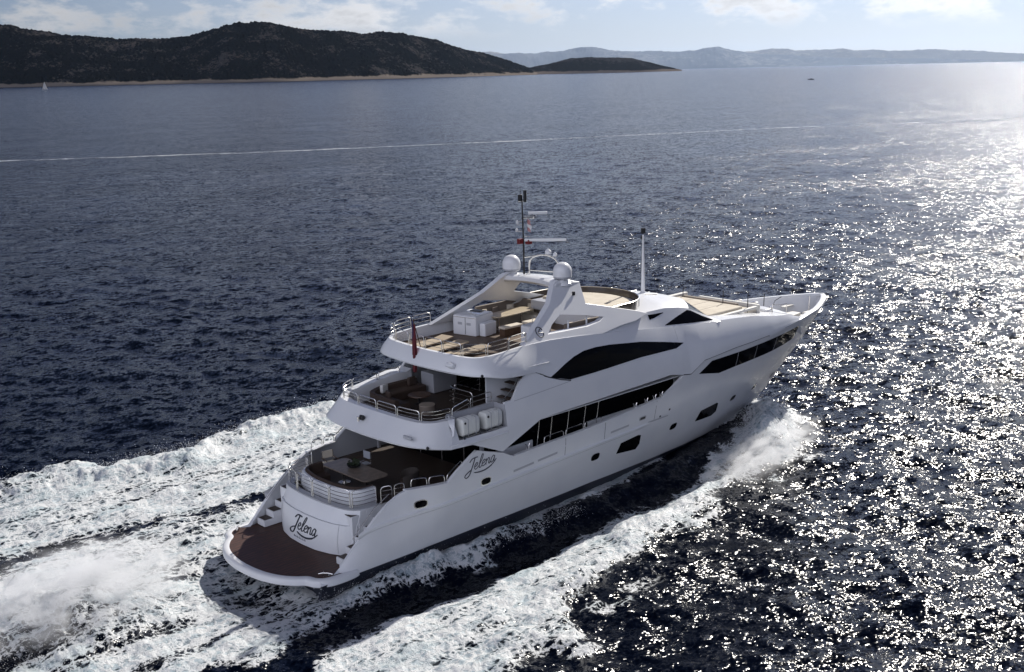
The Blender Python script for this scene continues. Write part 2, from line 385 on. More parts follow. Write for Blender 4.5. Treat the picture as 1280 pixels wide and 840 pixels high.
for x0, z0, x1, z1 in ((10.26, 2.43, 11.45, 2.51), (11.7, 2.53, 12.9, 2.6), (16.46, 2.66, 17.75, 2.7)):
    patch('hull_vent', [(x0, z0-.05), (x1, z1-.05)], [(x0, z0+.045), (x1, z1+.045)], GREYW, off=.006)
patch('hull_vent', [(19.3, 2.42), (20.9, 2.40)], [(19.3, 2.50), (20.9, 2.46)], GREYW, off=.006)
for x0, x1, z0, z1 in ((13.40, 13.42, 2.3, 3.2), (16.02, 16.04, 2.45, 3.25), (19.72, 19.74, 2.5, 3.5)):
    patch('door_seam', [(x0, z0), (x1, z0)], [(x0, z1), (x1, z1)], RUBBER, off=.003, st=.02)
lo, hi = oval(34.35, 2.95, .42, .26); patch('anchor_pocket', lo, hi, GREYW, off=.015)
lo, hi = oval(33.6, 1.45, .5, .3); patch('anchor_pocket', lo, hi, ANTIF, off=.015)
for x, z in ((20.2, 2.55), (20.9, 2.75)):
    lo, hi = oval(x, z, .12, .1); patch('vent_button', lo, hi, RUBBER, off=.01)

# ------------------------------------------------------------------ upper-deck band (covers cockpit and side decks)
def tier(name, secs, prof_n=8, solid=.1):
    """secs: (low(x,y,z), up(x,y,z), p) from the centreline aft round to starboard, y given positive"""
    half = []
    for lowp, upp, p in secs:
        col = []
        for k in range(prof_n+1):
            t = k/prof_n; e = t**p
            col.append((lowp[0]+(upp[0]-lowp[0])*e, -(lowp[1]+(upp[1]-lowp[1])*e), lowp[2]+(upp[2]-lowp[2])*t))
        half.append(col)
    port = [[(x, -y, z) for x, y, z in c] for c in half[::-1]]
    rows = port[:-1] + half if abs(half[0][0][1]) < 1e-6 else port + half
    mb = MB(); mb.grid(rows)
    return mb, rows
def dense(secs, n=5):
    L = smoothpts([s[0] for s in secs], n); U = smoothpts([s[1] for s in secs], n)
    ps = []
    for i in range(len(secs)-1):
        for k in range(n): ps.append(secs[i][2] + (secs[i+1][2]-secs[i][2])*k/n)
    ps.append(secs[-1][2])
    return list(zip(L, U, ps))
ud = [((5.35, 0, 4.4), (6.1, 0, 5.2), 1.0), ((5.4, 1.2, 4.4), (6.12, 1.2, 5.2), 1.0), ((5.55, 2.4, 4.4), (6.2, 2.2, 5.2), 1.0), ((5.8, 3.15, 4.38), (6.38, 2.85, 5.2), 1.0),
      ((6.25, 3.7, 4.33), (6.8, 3.28, 5.22), 1.0), ((6.9, 3.95, 4.22), (7.4, 3.5, 5.28), .95)]
aft = dense(ud, 5)
mb, udrows = tier('upper', aft)
lowlip = [c[0] for c in udrows]; toplip = [c[-1] for c in udrows]
mb.build('upper_deck_coaming', WHITE, Y, solid=.09, out=lambda c: Vector((c.x-8, c.y*.6, 0)), sharp=50)
# band along the side
L2 = [(6.9, 4.22), (8, 4.16), (9.62, 3.48), (11.8, 4.36), (12.55, 4.42), (20.7, 4.56), (21.7, 4.36)]
U2 = [(6.9, 5.28), (7.39, 5.32), (7.4, 4.46), (9.92, 4.50), (9.93, 5.5), (10.4, 5.52), (10.9, 6.14), (11.55, 6.52), (12.7, 5.98), (13.87, 5.645), (18.6, 5.70), (21.7, 5.645)]
def SB(x, z):
    if x < 9:
        t = (z-4.22)/1.06; y = 3.96-.46*max(0, t)**.95
        w = max(0, min(1, (9-x)/1.6)); return w*y + (1-w)*S(x, z)
    return S(x, z)
xsb = sorted(set([round(q, 3) for q in frange(6.9, 21.7, .2)] + [q[0] for q in L2+U2]))
U2P = [(6.9, 5.28), (8.6, 5.45), (9.7, 5.6), (10.4, 5.52)] + U2[6:]
for s in (-1, 1):
    mb = MB(); rows = []
    for x in xsb:
        a, c = itp(x, L2), itp(x, U2 if s < 0 else U2P); rows.append([(x + (.5*((z-4.22)/1.06) if x < 7.0 else 0), s*SB(x, z), z) for z in np.linspace(a, c, 10)])
    mb.grid(rows); mb.build('side_band', WHITE, Y, solid=.12, out=outw, sharp=40)
    # styling crease and joint under the upper windows
    mb = MB(); mb.grid([[(x, s*(SB(x, z)+.006), z-.012), (x, s*(SB(x, z)+.012), z), (x, s*(SB(x, z)+.006), z+.012)] for x, z in [(x, itp(x, [(10.4, 5.45), (13.2, 5.60), (13.9, 5.64)])) for x in frange(10.45, 13.9, .2)]])
    mb.build('crease_line', GREYW, Y)
    if s > 0:
        mb = MB(); mb.grid([[(x, 3.0, 4.68), (x, 3.05, itp(x, U2P)+.004), (x, SB(x, 5.4)-.02, itp(x, U2P)+.004)] for x in frange(7.2, 10.5, .3)]); mb.build('upper_bulwark_cap', WHITE, Y, solid=.02); continue
    # recess for the life rafts: shelf, back wall and end walls
    mb = MB(); yo = 3.93
    mb.grid([[(x, s*(SB(x, 4.46)-.01), 4.44), (x, s*3.28, 4.44), (x, s*3.22, 5.40)] for x in frange(7.4, 9.92, .42)])
    for x in (7.4, 9.92):
        mb.add([(x, s*(SB(x, 4.46)-.02), 4.44), (x, s*3.28, 4.44), (x, s*3.22, 5.42), (x, s*(SB(x, 5.3)-.02), 5.42)], [(0, 1, 2, 3)])
    mb.grid([[(x, s*3.22, 5.40), (x, s*3.08, 5.40), (x, s*3.08, 4.62)] for x in frange(7.4, 9.92, .42)])
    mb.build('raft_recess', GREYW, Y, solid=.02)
    mb = MB(); z0 = 4.27
    mb.tube([(x, s*(S(x, z0)+.02), z0) for x in frange(7.45, 9.9, .3)], .045, 8); mb.build('grab_rail', WHITE, Y)
# soffit over cockpit and side decks, and the upper deck floor
def inset(rows, d):
    r = []
    for i, p in enumerate(rows):
        a = Vector(rows[max(i-1, 0)]); c = Vector(rows[min(i+1, len(rows)-1)]); t = c-a; t.z = 0; t.normalize(); n = Vector((-t.y, t.x, 0))
        if n.dot(Vector((10-p[0], -p[1], 0))) < 0: n = -n
        r.append(Vector(p)+n*d)
    return r
def across(mb, path, z):
    """fill between a symmetric path's port and starboard halves at height z"""
    n = len(path)
    rows = [[(path[i][0], path[i][1], z), (path[i][0], path[i][1]*.33, z), (path[i][0], -path[i][1]*.33, z), (path[n-1-i][0], path[n-1-i][1], z)] for i in range((n+1)//2)]
    mb.grid(rows)
li = inset(lowlip, .05)
mb = MB(); across(mb, li, 4.36)
mb.grid([[(x, -S(x, 4.4)+.08, 4.36), (x, -1.2, 4.36), (x, 1.2, 4.36), (x, S(x, 4.4)-.08, 4.36)] for x in frange(6.9, 21.7, .6)])
mb.build('deck_soffit', WHITE, Y, solid=.03)
mb = MB(); ti = inset(toplip, .1); across(mb, ti, 4.66)
mb.grid([[(x, -3.3 if 7.3 < x < 10 else -3.6, 4.66), (x, -1, 4.66), (x, 1, 4.66), (x, 3.3 if 7.3 < x < 10 else 3.6, 4.66)] for x in frange(6.9, 12.4, .5)])
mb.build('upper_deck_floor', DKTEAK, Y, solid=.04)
# cap and inner wall of the aft bulwark
t2 = inset(toplip, .0); t3 = inset(toplip, .3)
mb = MB(); mb.grid([[Vector(p)+Vector((0, 0, .004)), Vector(q)+Vector((0, 0, .004)), Vector((q[0], q[1], 4.7))] for p, q in zip(t2, t3)])
mb.build('upper_bulwark_cap', WHITE, Y, solid=.02, out=lambda c: Vector((10-c.x, -c.y, 4)))
for s in (-1, 1):
    if s > 0: continue
    mb = MB(); mb.grid([[(x, s*(SB(x, 5.3)+.0), 5.34), (x, s*3.05, 5.34), (x, s*3.05, 4.68)] for x in (7.38, 7.5)] )
    mb.build('coaming_end', WHITE, Y, solid=.02)

# ------------------------------------------------------------------ fly tier
fd = [((8.45, 0, 6.72), (8.8, 0, 7.36), 1.3), ((8.5, 1.2, 6.72), (8.85, 1.2, 7.36), 1.3), ((8.62, 2.3, 6.72), (8.95, 2.2, 7.36), 1.3), ((8.85, 3.1, 6.70), (9.15, 2.85, 7.37), 1.4),
      ((9.3, 3.62, 6.66), (9.6, 3.2, 7.40), 1.5), ((10.0, 3.84, 6.52), (10.3, 3.33, 7.44), 1.6), ((11.0, 3.86, 6.44), (11.1, 3.32, 7.48), 1.8), ((11.9, 3.82, 6.38), (11.9, 3.3, 7.51), 1.8), ((12.7, 3.80, 6.0), (12.7, 3.3, 7.5), 1.8)]
aft = dense(fd, 5)
mb, fdrows = tier('fly', aft, 13)
for c in fdrows:
    for i, p in enumerate(c):
        w = max(0, min(1, (p[0]-11.0)/1.7))
        if w > 0:
            sg = 1 if p[1] > 0 else -1; c[i] = (p[0], sg*((1-w)*abs(p[1])+w*S(p[0], p[2])), p[2])
flow = [c[0] for c in fdrows]; ftop = [c[-1] for c in fdrows]
# upper side panels, from the joint to the coaming crease, running forward into the bow shoulders
LU = [(12.7, 6.01), (13.87, 5.648), (18.6, 5.704), (21.69, 5.648)]
xsu = sorted(set([round(q, 3) for q in frange(12.7, 21.69, .25)] + [13.87]))
xsf = sorted(set([round(q, 3) for q in frange(21.71, 33.8, .2)] + [22.3, 23.3]))
def lip(x, z): return .035*min(1, max(0, (x-21.7)/1.2))*max(0, 1-3*(z-itp(x, ZC))/(max(.05, itp(x, ZU)-itp(x, ZC))))
def scol(x, s):
    if x < 21.7: return [(x, s*S(x, z), z) for z in np.linspace(itp(x, LU), itp(x, ZU), 14)]
    return [(x, s*(S(x, z)+lip(x, z)), z) for z in np.linspace(itp(x, ZC), max(itp(x, ZU), itp(x, ZC)+.02), 14)]
xsf[0] = 21.705
mb = MB(); mb.grid([scol(x, 1) for x in xsu[:0:-1]] + fdrows + [scol(x, -1) for x in xsu[1:]])
mb.build('superstructure_side', WHITE, Y, solid=.07, out=lambda c: Vector(((c.x-12) if c.x < 12 else 0, c.y*.8, 0.3)), sharp=42)
for s in (-1, 1):
    mb = MB(); mb.grid([scol(x, s) for x in xsf]); mb.build('bow_shoulder', WHITE, Y, solid=.06, out=outw, sharp=42)
    mb = MB(); mb.tube([(x, s*(S(x, itp(x, ZC))+.0), itp(x, ZC)-.02) for x in [21.7, 22.3] + frange(23.3, 33.6, .4)], .022, 6); mb.build('panel_joint', RUBBER, Y)  # dark rubber joint below the edge of the upper shell
    mb = MB(); mb.tube([(x, s*(S(x, z)-.01), z) for x, z in ((12.35, 6.14), (12.7, 6.0), (13.3, 5.8), (13.87, 5.655))], .03, 6); mb.build('panel_joint', RUBBER, Y)
# big arched windows
patch('upper_window', [(12.72, 6.0), (13.85, 5.70), (15.5, 5.71), (18.6, 5.78), (21.4, 5.70), (22.02, 5.84)],
      [(12.72, 6.02), (13.2, 6.2), (13.7, 6.4), (14.3, 6.6), (15.0, 6.74), (15.8, 6.76), (16.7, 6.71), (18.9, 6.45), (20.5, 6.16), (22.02, 5.86)], GLASS, fn=S, off=.01, st=.15, nz=7)
fi = inset(flow, .05)
mb = MB(); across(mb, fi, 6.69)
mb.grid([[(x, -S(x, 6.7)+.1, 6.69), (x, -1, 6.69), (x, 1, 6.69), (x, S(x, 6.7)-.1, 6.69)] for x in frange(12.7, 20, .6)])
mb.build('fly_soffit', WHITE, Y, solid=.03)
mb = MB(); across(mb, inset(ftop, .06), 6.96)
mb.grid([[(x, -itp(x, YU)+.1, 6.96), (x, -1, 6.96), (x, 1, 6.96), (x, itp(x, YU)-.1, 6.96)] for x in frange(12.7, 19, .5)])
mb.build('fly_deck_floor', FLYTEAK, Y, solid=.03)
t3 = inset(ftop, .16)
mb = MB(); mb.grid([[Vector(p)+Vector((0, 0, .003)), Vector(q)+Vector((0, 0, .003)), Vector((q[0], q[1], 6.97))] for p, q in zip(ftop, t3)])
for s in (-1, 1):
    mb.grid([[(x, s*itp(x, YU), itp(x, ZU)+.003), (x, s*(itp(x, YU)-.18), itp(x, ZU)+.003), (x, s*(itp(x, YU)-.18), 6.97)] for x in frange(12.7, 18.2, .5)])
mb.build('fly_inner_coaming', WHITE, Y, solid=.02)

# ------------------------------------------------------------------ radar arch and wings
AO = [(11.66, 7.50), (12.0, 7.66), (12.9, 8.13), (14.18, 8.80), (15.10, 9.62), (15.5, 9.68), (16.59, 9.42), (16.32, 8.53), (17.69, 8.20), (19.27, 7.80), (19.9, 7.6), (18.9, 7.42), (17.81, 7.38), (16.42, 7.24), (14.8, 7.38), (13.2, 7.48)]
AH = [(13.30, 7.72), (13.76, 8.02), (14.48, 8.32), (16.08, 8.06), (17.0, 7.86), (16.61, 7.73), (15.75, 7.66), (14.4, 7.69)]
legs = {}
def ya(z): return 3.33-.72*(z-7.4)
for s in (-1, 1):
    mb = MB(); loops = [AO, AH]
    tri = mgeo.tessellate_polygon([[Vector((x, z, 0)) for x, z in l] for l in loops])
    al = AO+AH; n = len(al)
    th = .3
    vs = [(x, s*ya(z), z) for x, z in al] + [(x, s*(ya(z)-th), z) for x, z in al]
    fs = [tuple(t) for t in tri] + [tuple(i+n for i in t) for t in tri]
    o = 0
    for l in loops:
        k = len(l); fs += [(o+i, o+(i+1) % k, o+(i+1) % k+n, o+i+n) for i in range(k)]; o += k
    mb.add(vs, fs); legs[s] = mb.build('arch_leg', WHITE, Y, bevel=.04, sharp=30)
mb = MB(); rows = []
for y in np.linspace(-1.9, 1.9, 15):
    k = 1-(y/1.9)**2; xa = 15.0+.35*k; xf = 16.62+.25*k; zt = 9.5+.06*k
    rows.append([(xa, y, zt-.02), (xa+.12, y, zt+.04), ((xa+xf)/2, y, zt+.0), (xf-.1, y, zt-.1), (xf, y, zt-.17), (xf-.15, y, zt-.38), (xa+.25, y, zt-.34), (xa+.03, y, zt-.2)])
mb.grid(rows, True); k = len(mb.v); mb.f += [tuple(range(8)), tuple(range(k-8, k))]; mb.mi += [0, 0]
arch = mb.build('arch_top', WHITE, Y, sharp=45)
# round emblem on each arch leg
for s in (-1, 1):
    ex, ez = 12.86, 7.86; mb = MB()
    def ep(dx, dz, s=s, o=.012): return (ex+dx, s*(ya(ez+dz)+o), ez+dz)
    mb.tube([ep(.2*math.cos(a), .2*math.sin(a)) for a in np.linspace(.3, 2*math.pi-.35, 26)], .022, 6)
    mb.tube([ep(.19, -.04), ep(.05, -.03), ep(-.11, -.02), ep(-.02, .05), ep(.09, .12)], .02, 6)
    mb.build('emblem', GREYL, legs[s])

# ------------------------------------------------------------------ pilothouse roof, side and windscreen
RZ = [(16.8, 7.25), (17.8, 7.42), (18.7, 7.52), (19.7, 7.58), (21.5, 7.55), (22.6, 7.42), (23.4, 7.24)]
RY = [(16.8, 3.3), (17.8, 3.12), (18.7, 2.98), (19.7, 2.9), (21.5, 2.87), (23.4, 2.86)]
CZ = [(18, 7.62), (20, 7.78), (22, 7.78), (23.4, 7.68), (24.3, 7.52), (24.8, 7.36)]
rows = []
for i, x in enumerate(frange(18.2, 23.4, .26)):
    row = []; fx = (x-18.2)/5.2
    for t in np.linspace(-1, 1, 25):
        yy = t*itp(x, RY); xx = x + (1-abs(t)**2.2)*1.35*fx**2
        zc, zr = itp(xx, CZ), itp(x, RZ); row.append((xx, yy, zr+(zc-zr)*(1-abs(t)**2.6)))
    rows.append(row)
mb = MB(); mb.grid(rows); mb.build('pilothouse_roof', WHITE, Y, solid=.07, out=lambda c: Vector((0, 0, 1)))
front = rows[-1]
HU = [(16.45, 7.26), (17.8, 7.42), (18.7, 7.52), (19.7, 7.58), (21.5, 7.55), (22.6, 7.42), (23.4, 7.24), (25.35, 6.44)]
HY = [(16.45, 3.40), (17.8, 3.12), (18.7, 2.98), (19.7, 2.9), (21.5, 2.87), (23.4, 2.86), (25.35, 2.95)]
def HS(x, z):
    z0, z1 = itp(x, ZU), itp(x, HU); t = (z-z0)/max(.05, z1-z0); return itp(x, YU)-.02+(itp(x, HY)-itp(x, YU)+.02)*t
for s in (-1, 1):
    mb = MB(); mb.grid([[(x, s*HS(x, z), z) for z in np.linspace(itp(x, ZU)-.03, max(itp(x, HU), itp(x, ZU)), 8)] for x in frange(16.5, 25.35, .25)])
    mb.build('pilothouse_side', WHITE, Y, solid=.05, out=outw)
patch('pilothouse_window', [(21.15, 6.80), (23.3, 6.58), (25.0, 6.44)], [(21.15, 6.82), (22.3, 7.06), (23.2, 7.2), (23.5, 7.12), (24.3, 6.74), (25.0, 6.46)], GLASS, fn=HS, off=.008, st=.15)
patch('side_slit', [(20.15, 7.22), (20.5, 7.24), (21.3, 7.36)], [(20.15, 7.44), (20.5, 7.42), (21.3, 7.38)], GLASS, fn=HS, off=.008, st=.1, nz=3)
mb = MB(); mb.grid([[p, (Vector(p)+Vector((25.3+1.6*(1-abs(p[1]/2.87)**2)-(p[0]), 0, 6.32-p[2])))] for p in front]); mb.build('windscreen', GLASS, Y, solid=.03)

# ------------------------------------------------------------------ rails
def resample(pts, seg):
    P = [Vector(p) for p in pts]; L = [0]
    for a, c in zip(P, P[1:]): L.append(L[-1]+(c-a).length)
    n = max(1, round(L[-1]/seg)); out = []
    for i in range(n+1):
        d = L[-1]*i/n; k = min(max(j for j in range(len(L)) if L[j] <= d+1e-9), len(P)-2); t = (d-L[k])/max(1e-9, L[k+1]-L[k]); out.append(P[k].lerp(P[k+1], t))
    return out
def path_at(P, L, d):
    k = min(max(j for j in range(len(L)) if L[j] <= d+1e-9), len(P)-2); t = (d-L[k])/max(1e-9, L[k+1]-L[k]); return P[k].lerp(P[k+1], t)
def railing(pts, hgt, seg=1.2, mids=2, r=.02, parent=Y, name='railing', gap=.05, m=STEEL):
    P = [Vector(p) for p in pts]; L = [0]
    for a, c in zip(P, P[1:]): L.append(L[-1]+(c-a).length)
    n = max(1, round(L[-1]/seg)); mb = MB(); up = Vector((0, 0, 1))
    for i in range(n):
        d0 = L[-1]*i/n+gap; d1 = L[-1]*(i+1)/n-gap
        ds = np.linspace(d0, d1, 7); base = [path_at(P, L, d) for d in ds]
        c = min(.12, hgt*.4)
        f = [path_at(P, L, d0+(d1-d0)*.0), ]
        pl = [base[0], base[0]+up*(hgt-c), path_at(P, L, d0+c*.3)+up*(hgt-c*.3), path_at(P, L, d0+c)+up*hgt] + [path_at(P, L, d)+up*hgt for d in np.linspace(d0+c*1.5, d1-c*1.5, 5)]
        pl += [path_at(P, L, d1-c)+up*hgt, path_at(P, L, d1-c*.3)+up*(hgt-c*.3), base[-1]+up*(hgt-c), base[-1]]
        mb.tube(pl, r, 6)
        for k in range(mids):
            z = hgt*(k+1)/(mids+1); mb.tube([q+up*z for q in base], r*.6, 5)
    return mb.build(name, m, parent, merge=False)

# ------------------------------------------------------------------ swim platform, transom, stairs
po = [(-.62, 0), (-.58, .7), (-.45, 1.4), (-.2, 2.05), (.15, 2.55), (.42, 2.8), (.5, 2.95), (.6, 3.25), (.95, 3.55), (1.6, 3.66), (2.3, 3.6), (2.7, 3.3), (3.6, 3.1)]
sp = [tuple(p[:2]) for p in smoothpts([(x, y, 0) for x, y in po], 3)]
outl = [(x, -y) for x, y in sp] + [(x, y) for x, y in sp[:0:-1]]
def scaled(d):
    r = []
    n = len(outl)
    for i, p in enumerate(outl):
        a = Vector((*outl[i-1], 0)); c = Vector((*outl[(i+1) % n], 0)); t = (c-a).normalized(); nn = Vector((-t.y, t.x, 0))
        if nn.dot(Vector((2.2-p[0], -p[1]*.4, 0))) < 0: nn = -nn
        r.append((p[0]+nn.x*d, p[1]+nn.y*d))
    return r
mb = MB(); a0 = outl; rows = []
o1, o2, o3 = scaled(-.05), scaled(0.02), scaled(.24)
for ps, z in ((scaled(.1), .12), (o1, .22), (o1, .4), (o2, .48), (scaled(.2), .485), (o3, .47)):
    rows.append([(x, y, z) for x, y in ps])
mb.grid([[rw[i] for rw in rows] for i in list(range(len(outl)))+[0]]); mb.build('platform_rim', WHITE, Y, solid=.02, out=lambda c: Vector((c.x-2, c.y, .5)), sharp=50)
mb = MB(); ins = scaled(.23)
k = len(ins); half = (k+1)//2
mb.grid([[(ins[i][0], ins[i][1], .475), (ins[i][0], 0, .475), (ins[(k-i) % k][0], ins[(k-i) % k][1], .475)] for i in range(half)])
mb.build('platform_deck', WETTEAK, Y, solid=.05)
mb = MB()
mb.box(1.0, 5.0, -3.2, 3.2, -1.2, .2); mb.build('hull_stern', ANTIF, Y)
# transom (garage door) below, sloping sill above
tb = [(2.15, 0), (2.2, .9), (2.4, 1.7), (2.75, 2.35), (3.1, 2.6)]
tt = [(2.72, 0), (2.75, .9), (2.85, 1.7), (3.05, 2.3), (3.35, 2.55)]
def trow(x0, x1, z0, z1, y, bul):
    return [(x0+(x1-x0)*t - bul*math.sin(math.pi*t*.9), y, z0+(z1-z0)*t) for t in np.linspace(0, 1, 10)]
ys = sorted([q for q in np.linspace(-2.58, 2.58, 25)])
def tbx(y): return itp(abs(y), [(q[1], q[0]) for q in tb])
def ttx(y): return itp(abs(y), [(q[1], q[0]) for q in tt])
ZD = 1.72
def tran(y, z):       # transom surface x at (y,z)
    t = (z-.5)/1.8; return tbx(y)+(ttx(y)-tbx(y))*t - .16*math.sin(math.pi*min(1, max(0, t))*.9)
mb = MB(); mb.grid([[(tran(y, z)+(.05 if z > ZD else 0), y, z) for z in list(np.linspace(.5, ZD, 9))+list(np.linspace(ZD+.001, 2.28, 6))] + [(ttx(y)+.25, y, 2.31), (ttx(y)+.26, y, 2.1)] for y in ys])
mb.build('transom', WHITE, Y, solid=.03, sharp=28, out=lambda c: Vector((-1, 0, .5)))
mb = MB()
for y in (-2.0, 2.0): mb.tube([(tran(y, z)-.004, y, z) for z in np.linspace(.55, ZD, 8)], .008, 5)
mb.tube([(tran(y, ZD)-.0, y, ZD) for y in np.linspace(-2.5, 2.5, 21)], .012, 5); mb.build('door_joint', GREYW, Y)
mb = MB(); mb.box(2.9, 4.6, -2.56, 2.56, .45, 2.12); mb.build('garage_block', WHITE, Y)
for y in (-2.56, 2.56):
    s = 1 if y > 0 else -1; mb = MB(); mb.grid([[(3.05, y, .5), (3.3, y, 2.29)], [(4.7, y, .5), (4.7, y, 2.29)]]); mb.build('stair_side', WHITE, Y, solid=.03)
for s in (-1, 1):
    mb = MB()
    for i in range(6):
        x0 = 2.05+i*.45; z = .5+(i+1)*.275
        mb.box(x0, 5.0, *(sorted((s*2.59, s*3.17))), z-.275+.002*i, z)
    sw = mb.build('stairway', WHITE, Y, bevel=.01)
    for i in range(6):
        x0 = 2.05+i*.45; z = .5+(i+1)*.275
        mb = MB(); mb.box(x0+.05, x0+.42, *(sorted((s*2.64, s*3.12))), z+.004, z+.02); mb.build('stair_tread', DKTEAK, sw)
    # inner face of the quarter wing
    mb = MB(); rows = []
    for x in frange(1.8, 5.0, .2):
        zt = itp(x, T1)-.02; rows.append([(x, s*(b(x, z)-.12-.10*t_), z) for z, t_ in ((.44, 1), ((.44+zt)/2, .8), (zt, 0))])
    mb.grid(rows); mb.build('wing_inner', WHITE, Y, solid=.02)
    mb = MB(); mb.tube([(2.5, s*3.1, 1.5), (3.0, s*3.1, 1.95), (3.6, s*3.1, 2.45), (4.3, s*3.12, 2.85)], .018, 6); mb.build('hand_rail', STEEL, Y)
# mooring cleats on the platform
for s in (-1, 1):
    mb = MB(); mb.tube([(.95, s*3.0, .56), (1.05, s*3.12, .60), (1.2, s*3.3, .60), (1.3, s*3.42, .56)], .03, 8); mb.box(1.02, 1.1, s*3.1-.04, s*3.1+.04, .475, .58); mb.box(1.16, 1.24, s*3.28-.04, s*3.28+.04, .475, .58); mb.build('mooring_cleat', STEEL, Y)

# hand lettering drawn as strokes: (points in em units)
GL = {'J': [[(.1, .75), (.3, .95), (.62, .98), (.9, .95)], [(.62, .98), (.5, .4), (.32, -.25), (.05, -.42), (-.18, -.25), (.0, -.05), (.4, .1)]],
      'e': [[(0, .22), (.22, .28), (.3, .42), (.18, .52), (.02, .35), (.04, .1), (.2, 0), (.42, .14)]],
      'l': [[(0, .12), (.25, .55), (.34, .95), (.22, 1.0), (.1, .5), (.12, .05), (.25, 0), (.4, .14)]],
      'n': [[(0, .5), (.04, 0)], [(.05, .3), (.2, .5), (.32, .42), (.32, .08), (.42, 0), (.52, .14)]],
      'a': [[(.34, .45), (.18, .52), (.02, .3), (.06, .04), (.2, .02), (.34, .28), (.36, .48)], [(.36, .48), (.36, .08), (.46, 0), (.6, .16)]],
      '~': [[(-.2, -.32), (.4, -.46), (1.2, -.5), (2.0, -.3), (2.4, -.02)], [(-.1, -.38), (.5, -.52), (1.3, -.54), (2.0, -.34)]]}
def script(word, pos, size, name, r, m, swash=True):
    """pos(u, v) -> 3D point; u along the word, v up, metres"""
    mb = MB(); x = 0
    adv = {'J': .72, 'e': .42, 'l': .38, 'n': .52, 'a': .5}
    for i, ch in enumerate(word):
        for st in GL[ch]:
            pp = smoothpts([((x+a+.25*c)*size, c*size, 0) for a, c in st], 4)
            mb.tube([pos(p.x, p.y) for p in pp], r*(1.3 if i == 0 else 1), 5)
        x += adv[ch]
    if swash:
        for st in GL['~']:
            pp = smoothpts([((.9+a*.85)*size, c*size*.8+.02, 0) for a, c in st], 4); mb.tube([pos(p.x, p.y) for p in pp], r*1.1, 5)
    return mb.build(name, m, Y, merge=False)
for s in (-1, 1):
    def ps(u, v, s=s):
        if s > 0: u = 1.75-u
        x = 7.62+u; z = 3.06+v+.09*u; return (x, s*(b(x, z)+.012), z)
    script('Jelena', ps, .52, 'name_lettering', .015, GREYL)
def pt(u, v):
    y = .72-u; z = 1.05+v; return (tran(y, z)-.012, y, z)
script('Jelena', pt, .56, 'transom_lettering', .024, GREYL)
for i in range(7):
    mb = MB(); y = .55-.13*i; mb.tube([(tran(y, .78)-.01, y, .68), (tran(y, .84)-.01, y, .76)], .014, 5); mb.tube([(tran(y, .78)-.01, y, .685), (tran(y-.07, .76)-.01, y-.06, .70)], .012, 5)
    mb.build('port_letter', GREYL, Y)

# ------------------------------------------------------------------ cockpit
mb = MB(); mb.grid([[(x, -min(b(x, 2.2)-.14, 2.5 if x < 4.7 else 9), 2.13), (x, 0, 2.13), (x, min(b(x, 2.2)-.14, 2.5 if x < 4.7 else 9), 2.13)] for x in (2.9, 3.5, 4.69, 4.71, 6, 8, 10)])
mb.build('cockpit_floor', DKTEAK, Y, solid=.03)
# curved sofa
sofa_c = smoothpts([(4.6, 2.15, 0), (3.9, 2.1, 0), (3.45, 1.7, 0), (3.22, .8, 0), (3.18, 0, 0), (3.22, -.8, 0), (3.4, -1.6, 0), (3.8, -2.05, 0), (4.4, -2.15, 0)], 5)
def along(path, prof, name, m, parent=Y, inward=Vector((6, 0, 0)), sharp=40, bevel=None):
    rows = []
    for i, p in enumerate(path):
        a = path[max(0, i-1)]; c = path[min(len(path)-1, i+1)]; t = (c-a); t.z = 0; t.normalize(); n = Vector((-t.y, t.x, 0))
        if n.dot(Vector((inward.x-p.x, inward.y-p.y, 0))) < 0: n = -n
        rows.append([p+n*d+Vector((0, 0, z)) for d, z in prof])
    mb = MB(); mb.grid(rows, True); k = len(prof); q = len(mb.v); mb.f += [tuple(range(k)), tuple(range(q-1, q-k-1, -1))]; mb.mi += [0, 0]
    return mb.build(name, m, parent, sharp=sharp, bevel=bevel)
along(sofa_c, [(0, 2.16), (-.05, 2.3), (0, 2.75), (.06, 2.84), (.14, 2.84), (.16, 2.75), (.14, 2.16)], 'sofa_shell', WHITE)
along(sofa_c, [(.17, 2.45), (.16, 2.88), (.22, 2.93), (.3, 2.9), (.36, 2.5)], 'sofa_backrest', BROWN)
along(sofa_c, [(.2, 2.16), (.2, 2.5), (.7, 2.5), (.82, 2.46), (.82, 2.16)], 'sofa_seat', BROWN)
for y0 in (-.15, .1):
    pass
